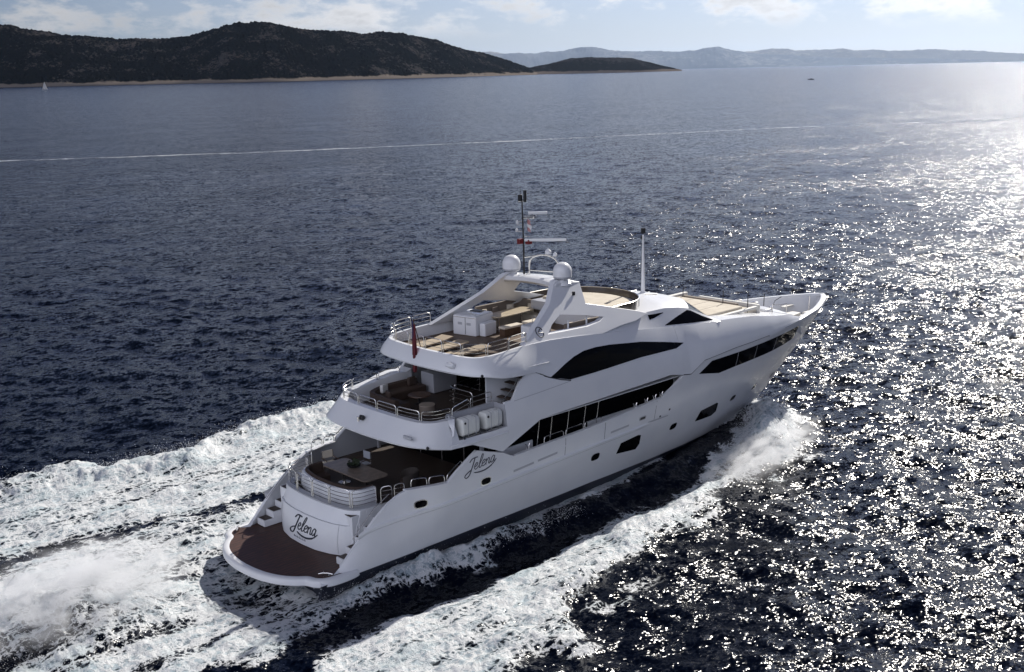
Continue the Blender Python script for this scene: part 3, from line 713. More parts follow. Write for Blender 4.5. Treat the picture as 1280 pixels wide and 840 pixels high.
# salon bulkhead and walls
mb = MB(); mb.box(9.7, 9.8, -3.0, 3.0, 2.13, 4.34); sdr = mb.build('salon_door', GLASS, Y)
for y in (-1.5, 0, 1.5):
    mb = MB(); mb.box(9.62, 9.69, y-.04, y+.04, 2.13, 4.33); mb.build('door_frame', STEEL, sdr)
for s in (-1, 1):
    mb = MB(); mb.grid([[(x, s*yy, z) for z in (2.3, 4.35)] for x, yy in ((9.75, 3.05), (12, 3.1), (18, 3.1), (21.95, 3.1))]); mb.build('salon_window', GLASS, Y, solid=.05)
    for x0, x1 in ((9.9, 12.15), (15.7, 21.9)):
        mb = MB(); mb.box(x0, x1, *sorted((s*3.12, s*3.2)), 2.3, 3.2); mb.build('salon_wall', WHITE, Y, bevel=.02)
    mb = MB(); mb.grid([[(21.95, s*3.1, z), (22.9, s*3.2, z), (23.0, s*3.4, z)] for z in (2.3, 4.4)]); mb.build('deck_end_wall', WHITE, Y, solid=.05)
    mb = MB()
    for x in (21.5, 21.95): mb.box(x, x+.42, *sorted((s*3.2, s*3.42)), 2.3, 2.7+(x-21.5)*1.3+.1)
    mb.build('side_steps', TEAK, Y, bevel=.01)
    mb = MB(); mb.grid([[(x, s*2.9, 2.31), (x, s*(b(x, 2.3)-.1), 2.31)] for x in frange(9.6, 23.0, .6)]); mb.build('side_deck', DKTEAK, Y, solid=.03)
    for x in (11.9, 12.68, 13.74, 14.82, 15.68):
        mb = MB(); zt = 4.42; y0 = b(x, 3.2)-.1
        mb.tube([(x, s*(y0-.3), 2.35), (x, s*(S(x, zt)-.12), zt)], .016, 6); mb.build('deck_stanchion', STEEL, Y)
    railing([(12.1, s*(b(12, 3.2)-.08), 3.20), (13.4, s*(b(13, 3.2)-.08), 3.22)], .28, 1.4, 0)
    railing([(13.45, s*(b(13, 3.2)-.08), 3.22), (15.9, s*(b(16, 3.2)-.08), 3.28)], .28, 1.22, 0)
    for x, z in ((11.2, 3.14), (18.2, 3.42), (19.0, 3.48), (19.6, 3.52), (20.1, 3.56)):
        mb = MB(); mb.tube([(x-.07, s*3.86, z), (x-.07, s*3.86, z+.18), (x-.13, s*3.86, z+.26)], .025, 6); mb.tube([(x+.07, s*3.86, z), (x+.07, s*3.86, z+.18), (x+.13, s*3.86, z+.26)], .025, 6); mb.build('fairlead_roller', STEEL, Y)
    # quarter rails
    railing([(5.1, s*(b(5, 3)-.12), 3.02), (6.6, s*(b(6.5, 3)-.12), 2.92)], .3, .8, 0)
    railing([(6.62, s*(b(6.6, 3)-.12), 2.92), (7.1, s*(b(7, 3)-.12), 3.22), (7.5, s*(b(7.4, 3)-.12), 3.42)], .22, .9, 0)
    mb = MB(); mb.grid([[(x, s*(b(x, z)-.13), z) for z in (2.13, itp(x, T1)-.02)] for x in frange(4.9, 9.7, .3)]); mb.build('cockpit_side', GREYW, Y, solid=.04)
    mb = MB(); mb.box(8.75, 8.9, *sorted((s*3.5, s*3.65)), 2.1, 4.34); mb.build('cockpit_pillar', GREYW, Y, bevel=.03)
ar = smoothpts([(4.3, 2.45, 0), (3.35, 2.35, 0), (2.98, 1.9, 0), (2.86, 1.0, 0), (2.84, 0, 0), (2.86, -1.0, 0), (2.98, -1.9, 0), (3.3, -2.4, 0), (4.2, -2.5, 0)], 5)
railing([(p.x, p.y, 2.31) for p in ar], .78, 1.15, 4, r=.022)
railing([(4.25, -2.6, 2.3), (4.75, -2.9, 2.35), (5.0, -3.3, 2.5)], .7, .7, 3)
railing([(4.25, 2.6, 2.3), (4.75, 2.9, 2.35), (5.0, 3.3, 2.5)], .7, .7, 3)
along(ar, [(-.1, 2.29), (-.1, 2.33), (.2, 2.33), (.2, 2.29)], 'rail_kerb', GREYW)

# dining table in the cockpit and what stands round it
t = empty('dining_table', (4.98, .05, 2.145), 'large grey-brown table in the aft cockpit, inside the curved sofa', 'table')
mb = MB(); pl = []
for cx, cy, a0 in ((.42, 1.35, 0), (-.42, 1.35, 90), (-.42, -1.35, 180), (.42, -1.35, 270)):
    for k in range(5): a = R_(a0+22.5*k); pl.append((cx+.2*math.cos(a), cy+.2*math.sin(a)))
mb.prism(pl, .72, .78); mb.build('table_top', mat('grey_oak', (.20, .16, .13), .35, noise=(5, (.15, .12, .1), .4, .6)), t, bevel=.01)
for y in (-.8, .8):
    mb = MB(); mb.lathe((0, y, 0), [(.26, 0), (.26, .03), (.06, .06), (.06, .71), (.12, .72)], 16); mb.build('table_leg', STEEL, t)
bw = empty('bowl', (5.1, .28, 2.927), 'dark round planted bowl in the middle of the cockpit dining table', 'bowl')
mb = MB(); mb.lathe((0, 0, 0), [(.12, 0), (.26, .06), (.3, .14), (.27, .14), (.2, .08), (.05, .05)], 20); mb.build('dish', BLACK, bw)
rg = random.Random(4); mb = MB()
for i in range(70):
    a = rg.uniform(0, 6.28); r = rg.uniform(0, .26); h_ = rg.uniform(.1, .32)*(1.2-r*2); c = (r*math.cos(a), r*math.sin(a), h_); d = .05
    mb.add([(c[0]-d*math.cos(a+1), c[1]-d*math.sin(a+1), c[2]), (c[0]+d*math.cos(a), c[1]+d*math.sin(a), c[2]+.03), (c[0]+d*math.cos(a+2), c[1]+d*math.sin(a+2), c[2]+.09)], [(0, 1, 2)])
    mb.tube([(0, 0, .08), c], .006, 4)
mb.build('foliage', mat('dark_foliage', (.03, .045, .02), .7), bw, merge=False, smooth=False)
def chair(loc, rz, label, mc=CREAM):
    c = empty('deck_chair', loc, label, 'chair', 'chairs round the cockpit table', rz)
    mb = MB(); mb.box(-.26, .24, -.25, .25, .43, .5); mb.build('seat', mc, c, bevel=.02)
    mb = MB(); mb.box(-.3, -.25, -.25, .25, .62, .95); mb.build('backrest', mc, c, bevel=.015)
    for sx, sy in ((-1, -1), (-1, 1), (1, -1), (1, 1)):
        mb = MB(); mb.tube([(sx*.25, sy*.26, 0), (sx*.25, sy*.26, .97 if sx < 0 else .66)], .014, 6); mb.build('leg', STEEL, c)
    for sy in (-1, 1):
        mb = MB(); mb.tube([(-.26, sy*.27, .66), (.27, sy*.27, .66)], .022, 6); mb.build('armrest', DKWOOD, c)
    return c
chair((5.25, 2.25, 2.145), R_(-100), 'steel-framed deck chair with pale seat at the port end of the cockpit table')
chair((6.15, 1.15, 2.145), R_(180), 'deck chair with light grey backrest on the forward side of the cockpit table', mat('light_grey_cloth', (.34, .36, .4), .8))
ac = empty('tub_armchair', (6.35, -1.75, 2.145), 'dark brown wicker tub armchair near the starboard cockpit rail', 'armchair', rz=R_(150))
mb = MB(); rows = []
for a in np.linspace(-2.2, 2.2, 17):
    h_ = .5+.35*math.cos(a/2); rows.append([(-.42*math.cos(a), .42*math.sin(a), .05), (-.46*math.cos(a), .46*math.sin(a), h_), (-.40*math.cos(a), .4*math.sin(a), h_), (-.34*math.cos(a), .34*math.sin(a), .05)])
mb.grid(rows, True); mb.build('backrest', WICKER, ac, solid=.01)
mb = MB(); mb.lathe((0, 0, 0), [(.33, .0), (.36, .35), (.34, .42), (.1, .44)], 20); mb.build('seat', BROWN, ac)

# ------------------------------------------------------------------ upper deck aft
mb = MB(); mb.box(12.5, 12.6, -3.1, 3.1, 4.68, 6.68); mb.build('saloon_door', GLASS, Y)
for s in (-1, 1):
    mb = MB(); mb.grid([[(x, s*3.15, z) for z in (4.68, 6.7)] for x in (12.5, 13.4)]); mb.build('saloon_side', GLASS, Y, solid=.05)
us = smoothpts([(10.4, 2.75, 0), (8.6, 2.7, 0), (7.55, 2.3, 0), (7.3, 1.4, 0), (7.3, .2, 0)], 5)
along(us, [(0, 4.69), (0, 5.3), (.06, 5.34), (.22, 5.3), (.26, 5.1), (.8, 5.1), (.86, 5.05), (.86, 4.69)], 'lounge_sofa', BROWN, inward=Vector((10, 0, 0)))
for x, y, rz, m in ((8.3, 2.25, .3, DECKW), (9.9, 2.3, 0, BROWN), (7.75, 1.2, 1.2, BROWN)):
    mb = MB(); mb.box(x-.22, x+.22, y-.09, y+.09, 5.11, 5.5, rz=rz); mb.build('cushion', m, Y, bevel=.06)
mb = MB(); mb.box(10.6, 12.0, 1.6, 2.5, 4.69, 5.6); mb.build('bar_counter', GREYW, Y, bevel=.04)
for nm, x, y, r, lab in (('coffee_table', 9.2, .9, .5, 'low round dark coffee table between the dark sofas on the shaded upper deck'), ('pouffe', 8.45, -.55, .34, 'pale-topped round pouffe aft of the coffee table on the shaded upper deck')):
    e = empty(nm, (x, y, 4.665), lab, nm.replace('_', ' '))
    mb = MB(); mb.lathe((0, 0, 0), [(r*.9, 0), (r, .04), (r, .33), (r*.96, .38), (.01, .39)] if nm == 'pouffe' else [(r*.5, 0), (r*.1, .04), (r*.1, .36), (r*.3, .38)], 24); mb.build('base', TAUPE if nm == 'pouffe' else BLACK, e)
    mb = MB(); mb.lathe((0, 0, 0), [(r, .385), (r*1.02, .40), (r, .43), (.01, .435)], 24); mb.build('top', mat('beige_top', (.3, .25, .2), .5) if nm == 'pouffe' else DKWOOD, e)
# rails round the upper deck aft
half = [p for p in toplip]
inr = inset(half, .12)
railing([(p[0], p[1], p[2]) for p in inr if True], .45, 1.25, 2)
for s in (-1, 1):
    railing([(7.4, s*3.42, 5.3), (8.6, s*3.12, 5.4), (9.9, s*3.12, 5.44)], .42, 1.25, 1)
railing([(9.9, -1.9, 4.68), (9.9, -.3, 4.68), (12.2, .2, 4.68)], .85, 2.0, 3)
# stairs up to the fly deck, starboard
mb = MB()
for i in range(8):
    x = 9.9+i*.24; z = 4.7+i*.27
    mb.box(x, x+.3, -3.62, -2.85, z+.2, z+.25)
mb.build('fly_stair_treads', BROWN, Y, bevel=.01)
for y in (-3.62,):
    mb = MB(); mb.grid([[(9.75, y, 4.68), (11.45, y, 6.55)], [(9.98, y, 4.68), (11.7, y, 6.55)]]); mb.grid([[(10.3, y, 4.68), (12.1, y, 6.3)], [(10.55, y, 4.68), (12.3, y, 6.3)]]); mb.build('stair_string', GREYW, Y, solid=.04)
mb = MB(); mb.box(9.85, 12.4, -2.82, -2.76, 4.68, 6.65); mb.build('stair_wall', WHITE, Y)
mb = MB(); mb.tube(smoothpts([(9.9, -3.68, 5.55), (10.3, -3.68, 5.75), (10.7, -3.68, 6.1), (11.0, -3.68, 6.5)], 5), .02, 6); mb.build('stair_handrail', STEEL, Y)
# lights and fittings on the two overhangs
def knob(name, c, n, r, m, d=.06, sq=1.0):
    n = Vector(n).normalized(); mb = MB(); c = Vector(c); mb.tube([c-n*.03, c+n*d*.8, c+n*d], [r, r, r*.6], 14); return mb.build(name, m, Y)
knob('aft_camera', (5.72, .35, 4.92), (-1, 0, .4), .11, BLACK, .16)
mb = MB(); mb.lathe((5.5, .35, 4.92), [(.05, -.1), (.06, .1)], 8); mb.build('camera_foot', STEEL, Y)
mb = MB(); mb.box(5.63, 5.74, -2.95, -2.45, 4.66, 4.80); mb.build('deck_light', GREYW, Y, bevel=.03)
mb = MB(); mb.lathe((8.62, -2.0, 7.02), [(.01, -.24), (.1, -.22), (.13, 0), (.1, .22), (.01, .24)], 16, axis='y'); mb.build('deck_light', WHITE, Y)
knob('drain_hole', (6.02, -3.52, 4.40), (-.6, -1, 0), .06, BLACK, .05)
knob('drain_hole', (9.1, -3.42, 6.72), (-.6, -1, 0), .06, BLACK, .05)
# life raft canisters, starboard
def raft(x, label):
    rt = empty('life_raft', (x, -3.62, 4.455), label, 'life raft', 'life rafts in the side recess')
    mb = MB(); rows = []
    for xx, sc in ((-.46, .84), (-.44, .95), (-.41, 1), (-.30, 1), (-.29, .94), (-.27, .94), (-.26, 1), (-.13, 1), (-.12, .94), (-.10, .94), (-.09, 1), (.04, 1), (.05, .94), (.07, .94), (.08, 1), (.21, 1), (.22, .94), (.24, .94), (.25, 1), (.41, 1), (.44, .95), (.46, .84)):
        ring = []
        for k in range(28):
            a = 2*math.pi*k/28; c, s_ = math.cos(a), math.sin(a); q = (abs(c)**4+abs(s_)**4)**-.25
            ring.append((xx, c*q*.27*sc, .45+s_*q*.37*sc))
        rows.append(ring)
    mb.grid(rows, True); mb.f += [tuple(range(28)), tuple(range(len(mb.v)-28, len(mb.v)))]; mb.mi += [0, 0]
    mb.build('canister', mat('raft_white', (.74, .75, .72), .4), rt, sharp=50)
    mb = MB()
    for xx in (-.2, .22): mb.tube([(xx, -.285, .1), (xx, -.29, .8), (xx, -.1, .835), (xx, .25, .8)], .014, 5)
    mb.build('strap', GREYW, rt)
    mb = MB(); mb.box(-.46, -.38, -.3, .27, 0, .12); mb.box(.38, .46, -.3, .27, 0, .12); mb.tube([(-.5, -.28, .06), (.5, -.28, .06)], .02, 6); mb.build('cradle', STEEL, rt)
    mb = MB(); mb.lathe((-.36, -.285, .66), [(.05, 0), (.05, -.02), (.01, -.03)], 12, axis='y'); mb.build('release_cap', BLACK, rt)
raft(8.05, 'white ribbed life raft canister nearer the stern in the starboard side recess')
raft(9.3, 'white ribbed life raft canister nearer the bow, beside the upper deck stairs')

# ------------------------------------------------------------------ fly deck
railing([(p[0], p[1], p[2]) for p in inset(ftop, .1) if p[0] < 11.9], .55, 1.1, 2, r=.017)
br = empty('bar_unit', (13.55, 2.05, 6.962), 'large white square bar unit on the port side of the sunlit fly deck', 'bar unit', rz=R_(12))
mb = MB(); mb.box(-.7, .7, -.62, .72, 0, .92); mb.build('cabinet', WHITE, br, bevel=.05)
mb = MB(); mb.box(-.66, .66, -.58, .68, .925, .955); mb.build('lid', WHITE, br, bevel=.02)
mb = MB()
for y in (-.2, .3): mb.box(-.708, -.702, y-.12, y+.12, .5, .62)
mb.build('grille', GREYW, br)
mb = MB(); mb.box(-.5, .4, -1.0, -.66, 0, .62); mb.build('side_locker', WHITE, br, bevel=.04)
# settee round the dining table
st = smoothpts([(14.4, 2.95, 0), (16.4, 2.95, 0), (17.3, 2.85, 0), (17.45, 2.2, 0), (17.45, .6, 0)], 4)
along(st, [(0, 6.965), (0, 7.92), (.05, 7.97), (.14, 7.95), (.2, 7.4)], 'settee_backrest', TAUPE, inward=Vector((15.5, 1, 0)))
along(st, [(.16, 6.965), (.16, 7.38), (.72, 7.38), (.76, 7.3), (.76, 6.965)], 'settee_seat', CREAM, inward=Vector((15.5, 1, 0)))
ft = empty('fly_table', (15.55, 1.7, 6.962), 'pale oval teak table in sunlight on the fly deck, beside the brown settee', 'table', rz=R_(4))
mb = MB(); mb.prism([(1.35*math.copysign(abs(math.cos(a))**.5, math.cos(a)), .52*math.copysign(abs(math.sin(a))**.5, math.sin(a))) for a in np.linspace(0, 2*math.pi, 33)[:-1]], .68, .73)
mb.build('table_top', LTWOOD, ft, bevel=.01)
for x in (-.8, .8):
    mb = MB(); mb.lathe((x, 0, 0), [(.2, 0), (.2, .02), (.045, .04), (.045, .67)], 14); mb.build('table_leg', STEEL, ft)
for i, (x, lab) in enumerate(((14.4, 'cream two-seat bench nearer the stern beside the fly deck table'), (15.9, 'cream two-seat bench nearer the bow beside the fly deck table'))):
    bn = empty('bench', (x, .45, 6.962), lab, 'bench', 'cream benches on the fly deck')
    mb = MB(); mb.box(-.6, .6, -.22, .22, .34, .46); mb.build('cushion', CREAM, bn, bevel=.04)
    mb = MB(); mb.box(-.55, .55, -.18, .18, 0, .33); mb.build('base', DKWOOD, bn, bevel=.01)
wb = MB(); wb.box(13.3, 14.5, -2.1, -1.35, 6.965, 7.85); wb.build('wet_bar', WHITE, Y, bevel=.05)
wb = MB(); wb.lathe((13.295, -1.75, 7.4), [(.14, 0), (.14, -.02), (.05, -.03)], 18, axis='x'); wb.build('speaker', BLACK, Y)
wb = MB(); wb.box(13.36, 14.44, -2.04, -1.41, 7.855, 7.88); wb.build('bar_counter_top', GREYW, Y)
mb = MB(); mb.tube([(13.9, -1.5, 7.88), (13.9, -1.5, 8.1), (14.0, -1.5, 8.16), (14.1, -1.5, 8.1)], .015, 6); mb.build('tap', STEEL, Y)
mb = MB(); mb.box(14.9, 17.4, -2.65, -2.45, 6.965, 7.8); mb.box(14.9, 17.4, -2.44, -1.8, 6.965, 7.36); mb.build('starboard_seat', TAUPE, Y, bevel=.05)
for x in (14.9, 16.1):
    mb = MB(); mb.tube([(x, -2.75, 6.97), (x, -2.75, 8.0)], .045, 8); mb.build('support_post', WHITE, Y)
rg = random.Random(11)
for i, (x, y, z, rz, m_) in enumerate(((14.7, 2.68, 7.39, 0, CREAM), (15.5, 2.7, 7.39, .2, TAUPE), (16.5, 2.7, 7.39, -.15, CREAM), (17.22, 2.0, 7.39, 1.5, CREAM), (17.22, 1.2, 7.39, 1.7, TAUPE), (15.4, -2.38, 7.37, .1, CREAM), (16.6, -2.38, 7.37, -.1, CREAM))):
    mb = MB(); rows = []
    for k, t_ in enumerate(np.linspace(-1, 1, 9)):
        w_ = max(.02, .11*(1-t_**4)); rows.append([(x+(.22*t_)*math.cos(rz)-q*math.sin(rz), y+.22*t_*math.sin(rz)+q*math.cos(rz)*.9, z+.2+zz) for q, zz in ((-w_*.5, -.2), (-w_, 0), (-w_*.5, .2), (w_*.5, .2), (w_, 0), (w_*.5, -.2))])
    mb.grid(rows, True); mb.f += [tuple(range(6)), tuple(range(48, 54))]; mb.mi += [0, 0]; mb.build('scatter_cushion', m_, Y, sharp=60)
# cabinet doors, counter and fittings of the bar
mb = MB(); mb.box(-.712, -.704, -.02, .0, .06, .86); mb.build('door_gap', RUBBER, br)
mb = MB(); mb.box(-.708, -.700, -.6, .7, .84, .865); mb.build('counter_edge', STEEL, br)
mb = MB(); mb.box(-.35, .1, -.4, .1, .956, .962); mb.build('sink', STEEL, br)
mb = MB(); mb.box(.2, .55, -.2, .4, .956, 1.0); mb.build('grill_lid', BLACK, br, bevel=.02)
# sun loungers lying on the aft fly deck
PAD = mat('beige_pad', (.40, .33, .24), .8, noise=(1.5, (.35, .28, .2), .4, .6), bump=(25, .2))
def lounger(x, y, rz, lab):
    l = empty('sun_lounger', (x, y, 6.962), lab, 'sun lounger', 'loungers on the aft fly deck', rz)
    mb = MB(); mb.box(-.95, .42, -.36, .36, .12, .2); mb.build('mattress', PAD, l, bevel=.02)
    mb = MB(); mb.add([(.47, -.36, .12), (1.1, -.36, .2), (1.1, -.36, .28), (.47, -.36, .2), (.47, .36, .12), (1.1, .36, .2), (1.1, .36, .28), (.47, .36, .2)], [(0, 1, 2, 3), (7, 6, 5, 4), (0, 4, 5, 1), (1, 5, 6, 2), (2, 6, 7, 3), (3, 7, 4, 0)]); mb.build('backrest', PAD, l, bevel=.02)
    for a in (-.8, .4):
        for c in (-.27, .27):
            mb = MB(); mb.tube([(a, c, 0), (a, c, .12)], .02, 6); mb.build('leg', DKWOOD, l)
lounger(10.5, 1.55, .12, 'cream sun lounger on the aft fly deck, nearest the white bar unit')
lounger(10.35, .35, .03, 'cream sun lounger on the aft fly deck, between the other two')
lounger(10.45, -.95, -.06, 'cream sun lounger on the aft fly deck, nearest the starboard arch leg')
# fly forward: helm console, sunpad and dark wrap-round screen
mb = MB(); mb.grid([[(17.5, y, 6.965), (17.55, y, 7.72), (17.8, y, 7.78), (18.6, y, 7.78)] for y in np.linspace(-2.95, 2.95, 9)]); mb.build('fly_forward_wall', WHITE, Y, solid=.03)
mb = MB()
for rr, zz in (((1.0, 1.0), 7.98), ((1.0, 1.0), 7.98)): pass
pad = [(18.4, -2.35)] + [(18.9+2.0*math.cos(a), 2.35*math.sin(a)) for a in np.linspace(-math.pi/2, math.pi/2, 25)] + [(18.4, 2.35)]
mb.prism(pad, 7.7, 7.95); mb.build('sunpad', CREAM, Y, bevel=.05)
mb = MB(); mb.prism([(17.7, -2.45), (18.35, -2.45), (18.35, -.9), (17.7, -.9)], 7.75, 8.12); mb.build('helm_seat', CREAM, Y, bevel=.05)
mb = MB(); mb.box(17.0, 17.6, .8, 1.8, 7.6, 8.05); mb.build('helm_console', GREYW, Y, bevel=.06)
sc_p = [Vector((17.9+.0, 2.75, 0))] + [Vector((18.9+2.55*math.cos(a), 2.72*math.sin(a), 0)) for a in np.linspace(math.pi/2, -math.pi/2, 33)] + [Vector((17.9, -2.75, 0))]
along(sc_p, [(.06, 7.70), (.0, 8.12), (.03, 8.14), (.09, 7.70)], 'wind_screen', SMOKE, inward=Vector((18, 0, 0)))
mb = MB(); mb.tube([p+Vector((0, 0, 8.15)) for p in sc_p], .022, 6); mb.build('screen_rail', STEEL, Y)
mb = MB()
for i in range(2, 34, 4):
    p = sc_p[i]; mb.tube([p+Vector((0, 0, 7.7)), p+Vector((0, 0, 8.15))], .018, 5)
mb.build('screen_posts', STEEL, Y)
along(sc_p, [(.1, 7.70), (.1, 7.82), (.34, 7.82), (.34, 7.70)], 'screen_trim', WHITE, inward=Vector((18, 0, 0)))

# ------------------------------------------------------------------ mast, domes, aerials on the arch
for s in (-1, 1):
    mb = MB(); mb.lathe((15.68, s*1.68, 9.40), [(.42, 0), (.40, .1), (.24, .2), (.22, .26)], 28); df = mb.build('dome_foot', WHITE, Y)
    mb = MB(); mb.lathe((15.68, s*1.68, 9.66), [(.2, 0), (.36, .02), (.42, .07), (.425, .13)], 28); mb.build('dome_base', GREYW, df)
    mb = MB(); mb.lathe((15.68, s*1.68, 9.79), [(.425, 0)] + [(.43, .05), (.43, .22)] + [(.43*math.cos(a), .22+.42*math.sin(a)) for a in np.linspace(.1, 1.53, 10)], 32); mb.build('satellite_dome', WHITE, df, sharp=60)
mx_, my_ = 15.85, 1.0
mb = MB(); mb.tube([(mx_, my_, 9.4), (mx_, my_, 11), (mx_-.05, my_, 13.1)], [.05, .04, .03], 8); mb.build('mast', BLACK, Y)
mb = MB(); mb.box(mx_-.2, mx_-.06, my_-.05, my_+.12, 13.0, 13.3); mb.build('mast_light', BLACK, Y, bevel=.02)
mb = MB(); mb.tube([(mx_+.05, my_-.1, 12.95), (mx_+.05, my_-.1, 13.5)], .075, 8); mb.tube([(mx_-.15, my_-.0, 13.3), (mx_-.15, my_, 13.7)], .012, 5); mb.build('masthead_light', BLACK, Y)
for p_, q_ in (((mx_, my_, 13.0), (mx_+.1, my_-.15, 13.0)), ((mx_-.2, my_+.1, 13.0), (mx_, my_, 13.0))):
    mb = MB(); mb.tube([p_, q_], .03, 6); mb.build('crosstree', STEEL, Y)
for z, L_, dx in ((12.3, .5, 0), (11.9, .3, -1), (11.6, .45, -1), (12.05, .4, -1), (11.35, .35, 1)):
    mb = MB(); mb.tube([(mx_, my_, z), (mx_+(L_*.5 if dx >= 0 else -L_*.7), my_-(L_*.7 if dx >= 0 else -.2), z)], .018, 6); mb.build('crosstree', STEEL, Y)
mb = MB(); mb.lathe((mx_-.33, my_+.06, 11.95), [(.02, 0), (.05, .02), (.05, .12), (.02, .18)], 10); mb.lathe((mx_-.3, my_+.14, 11.6), [(.02, 0), (.06, .02), (.06, .1), (.02, .14)], 10); mb.build('anemometer', WHITE, Y)
mb = MB(); mb.box(-.45, .45, -.06, .06, 0, .12); o = mb.build('radar_scanner', WHITE, Y, bevel=.03); o.location = (mx_+.42, my_-.55, 12.38); o.rotation_euler.z = R_(-40)
mb = MB(); mb.lathe((mx_+.3, my_-.45, 12.2), [(.12, 0), (.12, .1), (.06, .17)], 12); mb.tube([(mx_, my_, 12.2), (mx_+.3, my_-.45, 12.2)], .03, 6); mb.build('radar_bracket', STEEL, Y)
mb = MB(); mb.box(-.98, .98, -.05, .05, 0, .11); o = mb.build('radar_scanner', WHITE, Y, bevel=.03); o.location = (mx_+.62, my_-.82, 11.12); o.rotation_euler.z = R_(-48)
mb = MB(); mb.box(mx_-.28, mx_+.02, my_-.02, my_+.16, 11.0, 11.24); mb.box(mx_+.04, mx_+.28, my_-.3, my_-.06, 10.98, 11.2); mb.build('red_light_box', REDP, Y, bevel=.02)
mb = MB(); mb.tube(smoothpts([(16.0, .78, 9.4), (16.0, .78, 10.1), (16.1, .6, 10.38), (16.35, .1, 10.5), (16.6, -.35, 10.3), (16.7, -.5, 9.9), (16.7, -.5, 9.35)], 5), .04, 8)
mb.tube([(16.0, .78, 9.75), (16.7, -.5, 9.7)], .03, 6); mb.tube([(mx_, my_, 10.35), (16.3, .2, 10.5)], .03, 6); mb.tube([(15.5, .55, 9.5), (15.95, .78, 9.75)], .02, 6); mb.tube([(16.35, -.5, 9.45), (16.7, -.5, 9.75)], .02, 6); mb.build('aerial_hoop', STEEL, Y)
mb = MB(); mb.lathe((16.42, -.05, 10.52), [(.05, 0), (.15, .03), (.15, .16), (.05, .26)], 12); mb.build('searchlight', WHITE, Y)
mb = MB(); mb.lathe((16.62, -.3, 10.42), [(.04, 0), (.1, .03), (.1, .12), (.03, .2)], 12); mb.build('gps_puck', WHITE, Y)
mb = MB(); mb.tube([(15.8, -1.95, 8.95), (15.8, -2.1, 8.98)], .03, 6); mb.box(15.75, 15.87, -2.28, -2.2, 8.95, 9.12); mb.build('side_light', BLACK, Y)
# white forward mast
mb = MB(); mb.lathe((23.3, 0, 7.66), [(.2, 0), (.16, .05), (.1, .12), (.055, 2.2), (.04, 3.0)], 14); mb.build('forward_mast', WHITE, Y)
mb = MB(); mb.box(23.22, 23.38, -.08, .08, 10.75, 11.02); mb.box(23.24, 23.3, .06, .12, 10.45, 10.6); mb.build('anchor_light', BLACK, Y)
mb = MB()
for dy in (-.5, .5): mb.tube([(22.9, dy, 7.72), (23.6, dy*1.4, 7.68)], .03, 6)
mb.tube([(23.7, .4, 7.62), (23.7, .4, 7.85), (24.0, .9, 7.85)], .02, 6); mb.build('horn', STEEL, Y)

# ------------------------------------------------------------------ ensign and courtesy flag
en = empty('ensign', (8.95, .35, 7.38), 'dark red ensign drooping from the staff at the aft edge of the fly deck', 'flag')
mb = MB(); mb.tube([(0, 0, 0), (-.35, 0, 1.25)], .022, 6); mb.build('flag_staff', DKWOOD, en)
mb = MB(); rows = []
for i in range(13):
    u = i/12; row = []
    for j in range(15):
        v = j/14; z = 1.15-1.95*v; w = .13+.06*math.sin(3*v); row.append((-.33-.0*v+.04*math.sin(7*u+2*v)-.05*v, w*(u-.5)*1.4+.05*math.sin(14*u), z+.35*u*(1-v)-.25))
    rows.append(row)
mb.grid(rows); 
for i in range(len(mb.f)): mb.mi[i] = 1 if (i // 14) > 7 and (i % 14) < 5 else 0
mb.build('cloth', [REDC, NAVY], en, solid=.01)
cf_ = empty('courtesy_flag', (mx_+.12, my_-.15, 11.6), 'small pink and white courtesy flag hanging below the upper radar', 'flag')
mb = MB(); mb.grid([[(.04*math.sin(9*v+u*4)+.12*u, -.12*u+.03*math.sin(8*v), .55-.5*v-.12*u) for v in np.linspace(0, 1, 9)] for u in np.linspace(0, 1, 6)])
for i in range(len(mb.f)): mb.mi[i] = (i % 8)//3 % 2
mb.build('cloth', [mat('pink_cloth', (.45, .22, .22), .8), mat('white_cloth', (.75, .74, .74), .8)], cf_, solid=.006)
mb = MB(); mb.tube([(.0, .0, -.3), (.0, 0, .75)], .006, 4); mb.build('halyard', BLACK, cf_)

# ------------------------------------------------------------------ foredeck
def fz(x): return itp(x, ZU)
mb = MB(); mb.grid([[(x, -itp(x, YU)+.0, fz(x)+.004), (x, -itp(x, YU)+.35, fz(x)+.01), (x, -1, fz(x)+.01), (x, 1, fz(x)+.01), (x, itp(x, YU)-.35, fz(x)+.01), (x, itp(x, YU), fz(x)+.004)] for x in frange(24.2, 33.0, .4)])
mb.build('foredeck', WHITE, Y, solid=.03)
mb = MB(); ys_ = np.linspace(-1, 1, 13)
mb.grid([[(33.0-.9*abs(t)**2+.9, t*2.7, 5.32-.06*abs(t)), (33.6-.9*abs(t)**2+.9, t*2.75, 4.9), (33.8-.9*abs(t)**2+.9, t*2.8, 4.1)] for t in ys_]); mb.grid([[(32.95, t*2.7, 5.36), (33.95-.9*abs(t)**2, t*2.7, 5.32-.06*abs(t))] for t in ys_])
mb.build('foredeck_front', WHITE, Y, solid=.03, sharp=30)
mb = MB(); mb.grid([[(x, -max(.05, b(x, 4.2)-.05), 4.15), (x, 0, 4.17), (x, max(.05, b(x, 4.2)-.05), 4.15)] for x in frange(32.5, 39.3, .4)]); mb.build('bow_well_floor', DECKW, Y, solid=.03)
for s in (-1, 1):
    # bulwark inner lining round the bow
    mb = MB(); mb.grid([[(x, s*max(.02, yh(x, z)-.14-.1), z) for z in (4.12, 4.6, 5.08)] for x in frange(29.6, 39.9, .25)]); mb.build('bulwark_lining', WHITE, Y, solid=.02)
